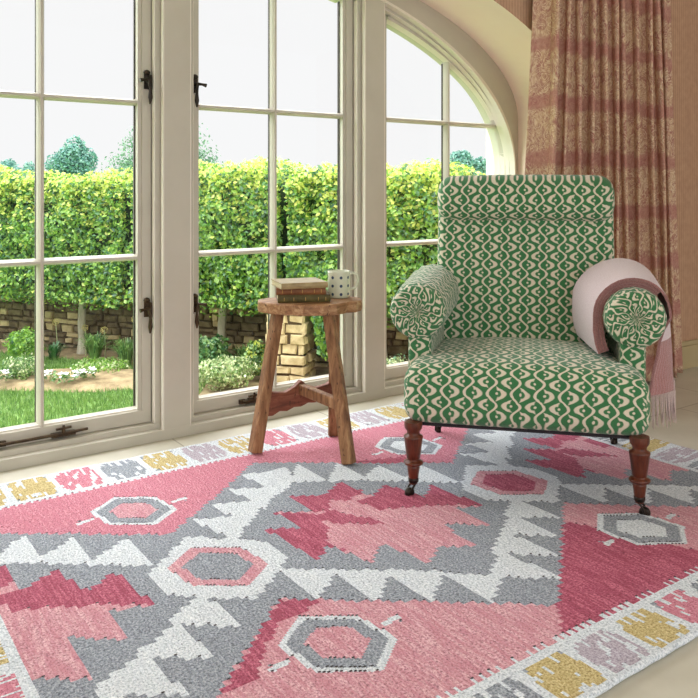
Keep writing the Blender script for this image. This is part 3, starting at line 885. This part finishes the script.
# slab outline given in axes across / away from the room view
def slab_pt(a, b): 
    p = Vector((.345, -.405, 0)) + RT*a + FW*b; return (p.x-SC_[0], p.y-SC_[1])
out = [(-.192,.02),(-.184,-.035),(-.145,-.068),(-.085,-.098),(-.02,-.112),(.04,-.108),(.085,-.092),(.112,-.062),(.122,-.045),(.150,-.035),(.168,-.005),(.172,.035),(.16,.075),(.12,.10),(.05,.115),(-.03,.112),(-.10,.095),(-.165,.06)]
dense = []
for i in range(len(out)):
    a, b = out[i], out[(i+1) % len(out)]
    for t in (0, .5): dense.append((a[0]+(b[0]-a[0])*t + rf.uniform(-.0015, .0015), a[1]+(b[1]-a[1])*t + rf.uniform(-.0015, .0015)))
sl_ = MB().prism([slab_pt(*p) for p in dense], .482-.012, .520-.012)
sl_.build('stool_top', M['slab_wood'], stool, bevel=.006, seg=3)
feet = [(0.156, -0.338), (0.352, -0.612), (0.483, -0.332)]
tops = [slab_pt(-.118, -.015), slab_pt(.056, -.055), slab_pt(.075, .055)]
LEG = []
for (fx, fy), (tx, ty) in zip(feet, tops):
    p0 = sl(fx, fy, .012); p1 = Vector((tx, ty, .478)); side = (Matrix.Rotation(math.radians((38, -24, 0)[len(LEG)]), 4, 'Z') @ RT)
    lb = MB().beam(p0, p1, .042, .036, .036, .036, side); lb.build('leg', M['old_wood'], stool, bevel=.006, seg=2)
    LEG.append((p0, p1))
def on(k, z): p0, p1 = LEG[k]; t = (z-p0.z)/(p1.z-p0.z); return p0.lerp(p1, t)
# shaped stretcher between the left and rear legs
a, b = on(0, .185), on(2, .185); dr = (b-a); Ls = dr.length; dr.normalize(); nr = Vector((-dr.y, dr.x, 0))
up = [(0,.030),(.12,.012),(.28,.006),(.42,.022),(.50,.040),(.58,.022),(.72,.006),(.88,.012),(1,.030)]
lo = [(1,-.030),(.9,-.040),(.8,-.036),(.7,-.046),(.6,-.043),(.5,-.052),(.4,-.050),(.3,-.060),(.2,-.056),(.1,-.068),(0,-.066)]
pts = [(u*Ls, z) for u, z in up+lo]
T = Matrix(((dr.x, nr.x, 0, a.x), (dr.y, nr.y, 0, a.y), (0, 0, 1, a.z), (0,0,0,1))) @ Matrix.Rotation(PI/2, 4, 'X')
MB().prism(pts, -.011, .011, 0, T).build('stretcher', M['red_wood'], stool, bevel=.003)
mid_ = (a+b)/2 + Vector((0,0,.010)); c_ = on(1, .185)
MB().beam(mid_, c_+Vector((0,0,-.006)), .026, .036, .026, .036, Vector((0,0,1)).cross(c_-mid_)).build('stretcher', M['old_wood'], stool, bevel=.003)

# ================================================================= BOOKS and MUG
def book(loc, rz, w, d, t, mat, name, label, bow=0):
    """w: long side, d: short side; spine faces -y (viewer), head/tail pages on the ends"""
    r = empty(name, loc, rz); tag(r, label, 'book', 'old books stacked on the stool')
    c = MB(); th_ = .0028
    c.box(-w/2, w/2, -d/2, d/2, 0, th_); c.box(-w/2, w/2, -d/2, d/2, t-th_, t)
    sp = [(-d/2, 0), (-d/2-.003, t*.25), (-d/2-.0045, t*.5), (-d/2-.003, t*.75), (-d/2, t), (-d/2+.003, t), (-d/2+.003, 0)]
    T = Matrix(((0,0,1,0),(1,0,0,0),(0,1,0,0),(0,0,0,1))); c.prism(sp, -w/2, w/2, 0, T)
    c.build('cover', mat, r, bevel=.0008)
    p = MB().box(-w/2+.003, w/2-.003, -d/2+.002, d/2-.004, th_, t-th_); p.build('pages', M['pages'], r)
    return r
vdir = math.atan2(RT.y, RT.x)
def at_slab(a, b, z): p = Vector((.345, -.405, 0)) + RT*a + FW*b; return (p.x, p.y, z)
bz = .5205
b1 = book((.318, -.384, bz), math.radians(-27.6), .178, .125, .0255, M['book_olive'], 'book', 'dark olive cloth-bound book at the bottom of the stack on the stool')
b2 = book((.310, -.382, bz+.0258), math.radians(-30), .168, .118, .0225, M['book_brown'], 'book', 'brown leather-bound book in the middle of the stack on the stool')
b3 = book((.302, -.384, bz+.0486), math.radians(-16), .162, .146, .0200, M['book_tan'], 'book', 'tan old book lying askew on top of the stack on the stool')
for bk, w_, zs in ((b1, .180, (.2, .8)), (b2, .168, (.5,))):
    for k_ in (-.38, -.2, 0.02, .26, .4):
        g = MB(); g.box(w_*k_, w_*k_+.0016, -.125/2-.0056+(0 if bk is b1 else .0035), -.125/2-.0008+(0 if bk is b1 else .0035), .006, .0175)
        g.build('spine_band', M['gold'], bk)
mug = empty('mug', (.456, -.402, bz)); tag(mug, 'cream mug with dark blue spots beside the stacked books on the stool', 'mug')
mb_ = MB(); mb_.lathe([(.034, 0), (.0385, .002), (.0395, .012), (.0395, .086), (.0400, .0925), (.0388, .094), (.0372, .0925), (.0368, .02), (.033, .008), (0.0001, .007)], 40, None, 0, True, True, uvs=.0398)
mb_.build('cup', M['mug'], mug, fix=False)
hd = RT
mb_ = MB(); mb_.tube([Vector((0,0,z)) + hd*r for r, z in ((.037,.080),(.050,.086),(.064,.080),(.069,.062),(.064,.042),(.052,.030),(.037,.027))], .0048, 10)
mb_.build('handle', M['mug_plain'], mug)

# ================================================================= CURTAIN
cu = MB(); nu, nz = 360, 60; Zt = 2.25; vs = []; uv = []
rc = random.Random(11); ph = [rc.uniform(-.3, .3) for _ in range(20)]
NF = 11.5
for j in range(nz+1):
    z = .012 + (Zt-.012)*j/nz; k = 1-(z/1.8)
    uL = 1.382 - .05*max(0, (1.7-z)) ; uR = 2.285 + .055*(1.7-z)
    arc = 0; prev = None
    for i in range(nu+1):
        s = i/nu; sp = s + .010*math.sin(2*PI*s*3.3+.4) + .004*math.sin(z*1.7+s*9)
        ph_ = sp*NF*2*PI
        A = .050*(.8+.25*math.sin(s*17+1.3))*(1+.12*(1.7-z))
        v_ = -.515 + A*math.sin(ph_) + .010*math.sin(ph_*2+.7+z*.6) + .006*math.sin(s*40+z*2.1)
        x = uL+(uR-uL)*s + .019*math.sin(ph_*2 + .5)
        if prev: arc += math.hypot(x-prev[0], v_-prev[1])
        prev = (x, v_); vs.append((x, min(v_, -.463), z)); uv.append((arc, z))
cu.add(vs, [(j*(nu+1)+i, j*(nu+1)+i+1, (j+1)*(nu+1)+i+1, (j+1)*(nu+1)+i) for j in range(nz) for i in range(nu)], 0, uv, True)
cur = cu.build('curtain', M['curtain'], fix=False)
sol = cur.modifiers.new('thickness', 'SOLIDIFY'); sol.thickness = .003; sol.offset = -1
tag(cur, 'long pleated rose and beige scroll-patterned curtain hanging beside the arched window', 'curtain')

# ================================================================= GARDEN
GZ = -.75
gd = MB().add([(-90, .25, GZ), (140, .25, GZ), (140, 190, GZ), (-90, 190, GZ)], [(0,1,2,3)]); 
go = gd.build('ground', M['field'], fix=False); struct(go)
def leaves(mb, n, sampler, size, mi_fn, rnd, fold=.25, up=.0):
    vs = []; fs = []; ms = []
    for _ in range(n):
        p, nrm = sampler(rnd); s = size*rnd.uniform(.6, 1.25)
        d = Vector((rnd.gauss(0,1), rnd.gauss(0,1), rnd.gauss(0,1)-up)).normalized()
        nn = (nrm + Vector((rnd.gauss(0,.6), rnd.gauss(0,.6), rnd.gauss(0,.6)))).normalized()
        t = (d - nn*d.dot(nn)).normalized(); b = nn.cross(t)
        k = len(vs)
        vs += [p - t*s*.5, p + b*s*.30 + nn*s*fold*.3, p + t*s*.5, p - b*s*.30 + nn*s*fold*.3]
        fs += [(k, k+1, k+2), (k, k+2, k+3)]; m = mi_fn(p, rnd); ms += [m, m]
    mb.add(vs, fs, ms)
# pleached hedge trees
def hedge_line(X): return 7.35-.335*(X+1.197)
ldir = (from_cam(1, hedge_line(1)) - from_cam(0, hedge_line(0))).normalized(); lrz = math.atan2(ldir.y, ldir.x)
def hedge_tree():
    root = empty('pleached_tree'); hm = MB(); rn = random.Random(21)
    HW, HD = .745, .42; zb, zt = .62, 1.84
    def samp(r):
        q = r.random(); lump = lambda x, z: .07*noise.noise((x*2.6, z*2.6, 4)) + .05*noise.noise((x*7, z*7, 8))
        if q < .62:
            x, z = r.uniform(-HW, HW), r.uniform(zb, zt); low = .13*noise.noise((x*4, 0, 2))
            if z < zb+.2+low and r.random() < .55: z += .25
            return Vector((x, -HD - lump(x, z)*1.6 + r.uniform(-.02, .12), z+low*.6)), Vector((0,-1,.35))
        if q < .80:
            x, y = r.uniform(-HW, HW), r.uniform(-HD, HD); return Vector((x, y, zt + lump(x, y)*1.3 + r.uniform(-.10, .06)**1)), Vector((0,-.2,1))
        if q < .93:
            x, z = r.uniform(-HW, HW), r.uniform(zb, zt); return Vector((x, HD+lump(x, z)-r.uniform(0, .1), z)), Vector((0,1,.3))
        x, y = r.uniform(-HW, HW), r.uniform(-HD, HD); return Vector((x, y, zb + r.uniform(-.06, .1)+.1*noise.noise((x*4, y*3, 2)))), Vector((0,-.3,-1))
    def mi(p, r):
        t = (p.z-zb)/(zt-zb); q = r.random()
        if q < max(.06, (t-.55)*1.3): return 1  # more yellow leaves higher up, standing in for light on the top
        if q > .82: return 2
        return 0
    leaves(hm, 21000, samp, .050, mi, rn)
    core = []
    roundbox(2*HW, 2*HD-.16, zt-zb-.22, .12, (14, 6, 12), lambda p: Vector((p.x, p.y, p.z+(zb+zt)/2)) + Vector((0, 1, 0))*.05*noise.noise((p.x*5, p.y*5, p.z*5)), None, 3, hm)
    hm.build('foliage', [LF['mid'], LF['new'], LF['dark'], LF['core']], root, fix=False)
    tk = MB(); tk.tube([(0,0,-.02), (.012,0,.15), (-.008,.01,.35), (.015,0,.6), (0,0,.8)], [.052,.044,.040,.038,.03], 12); tk.build('trunk', M['bark'], root)
    return root
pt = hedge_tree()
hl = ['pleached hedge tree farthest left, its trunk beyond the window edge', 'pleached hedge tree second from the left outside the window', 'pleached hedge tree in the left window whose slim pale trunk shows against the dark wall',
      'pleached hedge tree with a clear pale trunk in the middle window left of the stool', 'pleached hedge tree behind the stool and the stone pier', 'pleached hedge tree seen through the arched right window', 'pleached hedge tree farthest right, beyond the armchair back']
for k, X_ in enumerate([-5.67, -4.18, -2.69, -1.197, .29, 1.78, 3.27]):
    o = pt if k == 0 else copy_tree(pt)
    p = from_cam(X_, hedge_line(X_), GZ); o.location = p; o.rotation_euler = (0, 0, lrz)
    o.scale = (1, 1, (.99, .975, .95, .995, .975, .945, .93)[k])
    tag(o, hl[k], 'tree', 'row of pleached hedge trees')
# dry stone wall behind, and stone pier
def stones(mb, L0, L1, z0, z1, y, rn, dark=.5, hrow=(.07, .13), wrow=(.14, .34), depth=.06):
    z = z0
    while z < z1:
        h = rn.uniform(*hrow); x = L0
        while x < L1:
            w_ = min(rn.uniform(*wrow), L1-x) if L1-x > .05 else L1-x
            if w_ < .01: break
            g = .008; j_ = lambda s: rn.uniform(-s*1.8, s*1.8)
            front = y - depth*.5 - rn.uniform(0, .03)
            c = [(x+g+j_(.006), z+g+j_(.006)), (x+w_-g+j_(.006), z+g+j_(.006)), (x+w_-g+j_(.006), min(z+h, z1)-g*.6+j_(.005)), (x+g+j_(.006), min(z+h, z1)-g*.6+j_(.005))]
            k = [(px+(x+w_/2-px)*.14, pz+(z+h/2-pz)*.18) for px, pz in c]
            mi_ = 1 if rn.random() < dark else 0
            mb.add([(a_, y, b_) for a_, b_ in c]+[(a_, front+.012, b_) for a_, b_ in c]+[(a_, front+j_(.003), b_) for a_, b_ in k],
                   [(0,1,5,4),(1,2,6,5),(2,3,7,6),(3,0,4,7),(4,5,9,8),(5,6,10,9),(6,7,11,10),(7,4,8,11),(8,9,10,11)], mi_)
            x += w_
        z += h
gw = MB(); rn = random.Random(31)
gw.box(-6, 6, 0, .24, 0, .62, 2); stones(gw, -6, 6, 0, .62, 0, rn, .8, (.045, .085), (.07, .21), .05)
wobj = gw.build('garden_wall', [M['stone'], M['stone_dark'], M['mortar']])
wobj.location = from_cam(-1.2, hedge_line(-1.2)+.24, GZ); wobj.rotation_euler = (0, 0, lrz)
tag(wobj, 'old dry stone garden wall running behind the hedge trunks', 'wall')
pr = MB(); rn = random.Random(6)
pr.box(-.15, .15, -.15, .15, 0, .64, 1)
tmp = MB(); stones(tmp, -.17, .17, 0, .64, -.14, rn, .0, (.065, .10), (.12, .22), .04)
for rot in range(4):
    R = Matrix.Rotation(rot*PI/2, 4, 'Z'); pr.add([R @ Vector(p) for p in tmp.v], tmp.f, 0)
pr.box(-.19, .19, -.19, .19, .64, .68, 0)
po = pr.build('stone_pier', [M['stone'], M['mortar']]); po.location = from_cam(-.50, 6.72, GZ); po.rotation_euler = (0, 0, lrz+.12)
tag(po, 'square pale stone pier outside, seen between the stool legs', 'pier')
# lawn, bed
def blob(cx, cz, rx, rz, n=48, rough=.06, seed=0):
    return [(cx+rx*math.cos(2*PI*i/n)*(1+rough*noise.noise((math.cos(2*PI*i/n)*2+seed, math.sin(2*PI*i/n)*2, 0))), cz+rz*math.sin(2*PI*i/n)*(1+rough*noise.noise((math.cos(2*PI*i/n)*2, math.sin(2*PI*i/n)*2+seed, 0)))) for i in range(n)]
lw = MB(); q = [from_cam(X_, Z_, GZ+.01) for X_, Z_ in ((-5.5, 4.6), (-1.25, 4.6), (-1.30, 6.2), (-1.42, 6.95), (-2.0, 7.10), (-2.5, 7.5), (-5.5, 8.55))]
lw.add(q, [tuple(range(len(q)))]); lo_ = lw.build('lawn', M['turf'], fix=False); tag(lo_, 'mown green lawn outside the left window', 'lawn', None, 'stuff')
gp = MB().add([from_cam(X_, Z_, GZ+.006) for X_, Z_ in ((-5.5, 4.6), (4, 4.6), (4, 6.2), (-5.5, 9.6))], [(0,1,2,3)])
tag(gp.build('planting_bed', M['soil'], fix=False), 'pale earth of the border running along the foot of the wall', 'flower bed', None, 'stuff')
bedp = blob(-2.32, 6.72, .95, .40, 60, .10, 2)
bd = MB(); cen = from_cam(-2.32, 6.72, GZ+.07); ring1 = [from_cam(a_, b_, GZ+.012) for a_, b_ in bedp]; ring2 = [cen.lerp(p, .75)+Vector((0,0,.02)) for p in ring1]
n_ = len(ring1); bd.add([cen]+ring2+ring1, [(0, 1+i, 1+(i+1) % n_) for i in range(n_)]+[(1+i, 1+n_+i, 1+n_+(i+1) % n_, 1+(i+1) % n_) for i in range(n_)], 0, None, True)
tag(bd.build('flower_bed', M['soil'], fix=False), 'oval island bed of soil in the lawn with white flowers', 'flower bed')
def in_bed(X_, Z_): return inside((X_, Z_), bedp)
gr = MB(); rn = random.Random(8); vs = []; fs = []
while len(fs) < 26000:
    X_, Z_ = rn.uniform(-4.0, -1.2), rn.uniform(5.2, 8.0)
    if in_bed(X_, Z_) or (Z_ > 7.0-(X_+1.42)*.40): continue
    p = from_cam(X_, Z_, GZ+.008); h = rn.uniform(.025, .055); a_ = rn.uniform(0, 2*PI); d = Vector((math.cos(a_), math.sin(a_), 0))*.0045
    k = len(vs); vs += [p-d, p+d, p+Vector((rn.uniform(-.02,.02), rn.uniform(-.02,.02), h))]; fs.append((k, k+1, k+2))
gr.add(vs, fs); tag(gr.build('grass', LF['grass'], fix=False), 'short grass blades covering the lawn', 'grass', None, 'stuff')
# plants
def clump(name, X_, Z_, n, h, spread, mat, label, cat='plant', width=.014, seed=0, group=None):
    m = MB(); r = random.Random(seed); 
    for _ in range(n):
        a_ = r.uniform(0, 2*PI); s = r.uniform(.2, 1)*spread; hh = h*r.uniform(.6, 1.05); o_ = Vector((math.cos(a_)*.05*r.random(), math.sin(a_)*.05*r.random(), 0))
        d = Vector((math.cos(a_), math.sin(a_), 0)); b = Vector((-d.y, d.x, 0))*width/2; pts = []
        for t in (0, .35, .7, 1):
            pts.append((o_ + d*s*t**1.5 + Vector((0,0,hh*(math.sin(t*2.0)/math.sin(1.57) if spread > h*.6 else t))), (1-t)**.6))
        vs = []
        for p, w_ in pts: vs += [p-b*w_, p+b*w_]
        m.add(vs, [(0,1,3,2),(2,3,5,4),(4,5,7,6)])
    o = m.build(name, mat, fix=False); o.location = from_cam(X_, Z_, GZ+.01); tag(o, label, cat, group); return o
def bush(name, X_, Z_, rx, rz_, n, size, mats, label, cat='shrub', seed=0, zc=None, group=None, z0=GZ):
    m = MB(); r = random.Random(seed); zc = zc if zc is not None else rz_
    def samp(rr):
        d = Vector((rr.gauss(0,1), rr.gauss(0,1), rr.gauss(0,1))).normalized(); k = (.75+.35*noise.noise(d*2.2+Vector((seed,0,0))))*(rr.random()**.3)
        return Vector((d.x*rx*k, d.y*rx*k, max(.01, zc+d.z*rz_*k))), d
    leaves(m, n, samp, size, lambda p, rr: 0 if rr.random() < .7 else len(mats)-1, r)
    o = m.build(name, mats, fix=False); o.location = from_cam(X_, Z_, z0); tag(o, label, cat, group); return o
# strap-leaved clumps at the wall foot
clump('daylily', -2.42, 7.42, 170, .27, .20, LF['strap'], 'dense clump of arching strap leaves at the wall foot just right of the slim trunk', seed=1)
clump('daylily', -2.08, 7.28, 170, .25, .20, LF['strap'], 'clump of arching strap leaves at the wall foot nearest the first window post', seed=2)
clump('daylily', -2.86, 7.55, 70, .16, .15, LF['dark'], 'low dark strappy tuft just left of the slim trunk', seed=3)
clump('iris', -3.30, 7.75, 70, .22, .16, LF['glaucous'], 'upright blue-green tuft at the wall foot by the left edge of the view', seed=4)
bush('lavender', -3.05, 6.35, .20, .24, 1400, .035, [LF['glaucous']], 'rounded blue-green shrub on the lawn at the left edge of the view', seed=5)
bush('shrub', -3.05, 7.35, .22, .20, 1500, .035, [LF['mid']], 'fresh green low shrub behind the island bed on the left', seed=15)
bush('hardy_geranium', -2.80, 6.70, .24, .13, 1500, .028, [LF['strap'], LF['varieg']], 'low feathery green plant in the island bed left of the white flowers', seed=6)
bush('hardy_geranium', -2.25, 7.0, .34, .07, 1500, .028, [LF['mid'], LF['varieg']], 'creeping green ground cover at the back of the island bed', seed=7)
for k, (X_, Z_) in enumerate(((-2.38, 6.42), (-2.28, 6.50), (-2.20, 6.58), (-2.50, 6.50), (-2.86, 6.50))):
    r = random.Random(40+k); root = empty('white_flower', from_cam(X_, Z_, GZ+.07))
    pm = MB()
    for _ in range(5):
        c = Vector((r.uniform(-.05,.05), r.uniform(-.05,.05), r.uniform(.02,.07)))
        for q in range(6):
            a_ = q*PI/3+r.random(); d = Vector((math.cos(a_), math.sin(a_), .45)); b = Vector((-d.y, d.x, 0))*.012
            pm.add([c, c+d*.02-b, c+d*.036, c+d*.02+b], [(0,1,2,3)])
    pm.build('petals', M['petal'], root, fix=False)
    lm = MB(); leaves(lm, 60, lambda rr: (Vector((rr.uniform(-.07,.07), rr.uniform(-.07,.07), rr.uniform(.0,.06))), Vector((0,0,1))), .035, lambda p, rr: 0, r)
    lm.build('leaves', LF['strap'], root, fix=False)
    tag(root, ['front white flower cluster in the island bed', 'white flower cluster just behind the front one in the island bed', 'rearmost white flower cluster in the island bed', 'white flower cluster nearest the glazing bar in the island bed', 'lone white flower cluster left of the glazing bar'][k], 'flower', 'white flowers in the island bed')
for k, (X_, Z_, h) in enumerate(((-2.9, 7.72, .34), (-2.62, 7.75, .28), (-2.0, 7.3, .44), (-1.78, 7.35, .50), (-2.35, 7.5, .30))):
    root = empty('allium', from_cam(X_, Z_, GZ)); s = MB(); s.tube([(0,0,0), (.01,0,h*.5), (.0,0.01,h)], .004, 5); s.build('stem', LF['varieg'], root)
    hh = MB(); r = random.Random(60+k)
    leaves(hh, 120, lambda rr: ((lambda d: (d*.032, d))(Vector((rr.gauss(0,1), rr.gauss(0,1), rr.gauss(0,1))).normalized())), .012, lambda p, rr: 0, r)
    hh.v = [(x, y+.01, z+h) for x, y, z in hh.v]; hh.build('seed_head', M['seedhead'], root, fix=False)
    tag(root, ['straw-coloured seed head at the left end of the wall', 'straw-coloured seed head in front of the wall by the glazing bar', 'straw-coloured seed head right of the slim trunk', 'tallest straw-coloured seed head, by the first window post', 'short seed head in front of the slim trunk'][k], 'plant', 'seed heads along the wall')
# middle window planting
clump('daylily', -.92, 7.0, 120, .24, .18, LF['strap'], 'strap-leaved clump at the wall foot in the middle window right of the trunk', seed=31)
bush('shrub', -1.25, 6.92, .26, .20, 1900, .045, [LF['strap'], LF['dark']], 'leafy green shrub below the trunk in the middle window', seed=21)
bush('shrub', -1.02, 6.45, .34, .15, 2600, .035, [LF['varieg'], LF['strap']], 'pale variegated shrub in front of the trunk in the middle window', seed=22)
bush('shrub', -.80, 6.75, .16, .20, 1300, .04, [LF['strap'], LF['new']], 'yellow-green shrub beside the stone pier', seed=23)
bush('climber', -.08, 6.55, .34, .62, 4200, .055, [LF['mid'], LF['dark']], 'dense green climbing shrub right of the stone pier', seed=24)
bush('climber', -.62, 7.1, .30, .14, 900, .05, [LF['new'], LF['mid']], 'bright green creeper spilling over the top of the stone pier', seed=25, z0=GZ+.56)
bush('shrub', .36, 6.1, .26, .20, 1800, .03, [LF['varieg'], LF['airy']], 'pale grey-leaved shrub low in the arched right window', seed=26)
bush('shrub', .75, 6.3, .30, .30, 1600, .04, [LF['mid'], LF['dark']], 'green shrub low in the arched right window, half behind the chair arm', seed=27)
# trees beyond the hedge
def far_tree(X_, Z_, rx, zc, rz_, n, size, mats, label, seed, trunk=True, thin=False):
    root = empty('tree', from_cam(X_, Z_, GZ)); m = MB(); r = random.Random(seed)
    lobes = []
    for _ in range(18 if not thin else 26):
        d = Vector((r.gauss(0,1), r.gauss(0,1), r.gauss(0,1))).normalized(); lobes.append((Vector((d.x*rx*.62, d.y*rx*.62, zc+d.z*rz_*.60)), r.uniform(.28, .5)))
    def samp(rr):
        c, k = rr.choice(lobes); d = Vector((rr.gauss(0,1), rr.gauss(0,1), rr.gauss(0,1))).normalized(); q = rr.random()**(.35 if not thin else .8)
        return c+Vector((d.x*rx*k*q, d.y*rx*k*q, d.z*rz_*k*q)), d
    leaves(m, n, samp, size, lambda p, rr: rr.randrange(len(mats)), r); m.build('crown', mats, root, fix=False)
    if trunk:
        t = MB(); t.tube([(0,0,0), (0,0,zc*.5), (rx*.04, 0, zc+rz_*.3)], [rx*.09, rx*.06, rx*.02], 8)
        for q in range(5):
            a_ = q*1.3; t.tube([(0,0,zc*.55+q*.1*rz_), (math.cos(a_)*rx*.4, math.sin(a_)*rx*.4, zc+rz_*(.1*q))], [rx*.03, rx*.01], 5)
        t.build('trunk', M['bark_dark'], root)
    tag(root, label, 'tree', 'trees beyond the hedge'); return root
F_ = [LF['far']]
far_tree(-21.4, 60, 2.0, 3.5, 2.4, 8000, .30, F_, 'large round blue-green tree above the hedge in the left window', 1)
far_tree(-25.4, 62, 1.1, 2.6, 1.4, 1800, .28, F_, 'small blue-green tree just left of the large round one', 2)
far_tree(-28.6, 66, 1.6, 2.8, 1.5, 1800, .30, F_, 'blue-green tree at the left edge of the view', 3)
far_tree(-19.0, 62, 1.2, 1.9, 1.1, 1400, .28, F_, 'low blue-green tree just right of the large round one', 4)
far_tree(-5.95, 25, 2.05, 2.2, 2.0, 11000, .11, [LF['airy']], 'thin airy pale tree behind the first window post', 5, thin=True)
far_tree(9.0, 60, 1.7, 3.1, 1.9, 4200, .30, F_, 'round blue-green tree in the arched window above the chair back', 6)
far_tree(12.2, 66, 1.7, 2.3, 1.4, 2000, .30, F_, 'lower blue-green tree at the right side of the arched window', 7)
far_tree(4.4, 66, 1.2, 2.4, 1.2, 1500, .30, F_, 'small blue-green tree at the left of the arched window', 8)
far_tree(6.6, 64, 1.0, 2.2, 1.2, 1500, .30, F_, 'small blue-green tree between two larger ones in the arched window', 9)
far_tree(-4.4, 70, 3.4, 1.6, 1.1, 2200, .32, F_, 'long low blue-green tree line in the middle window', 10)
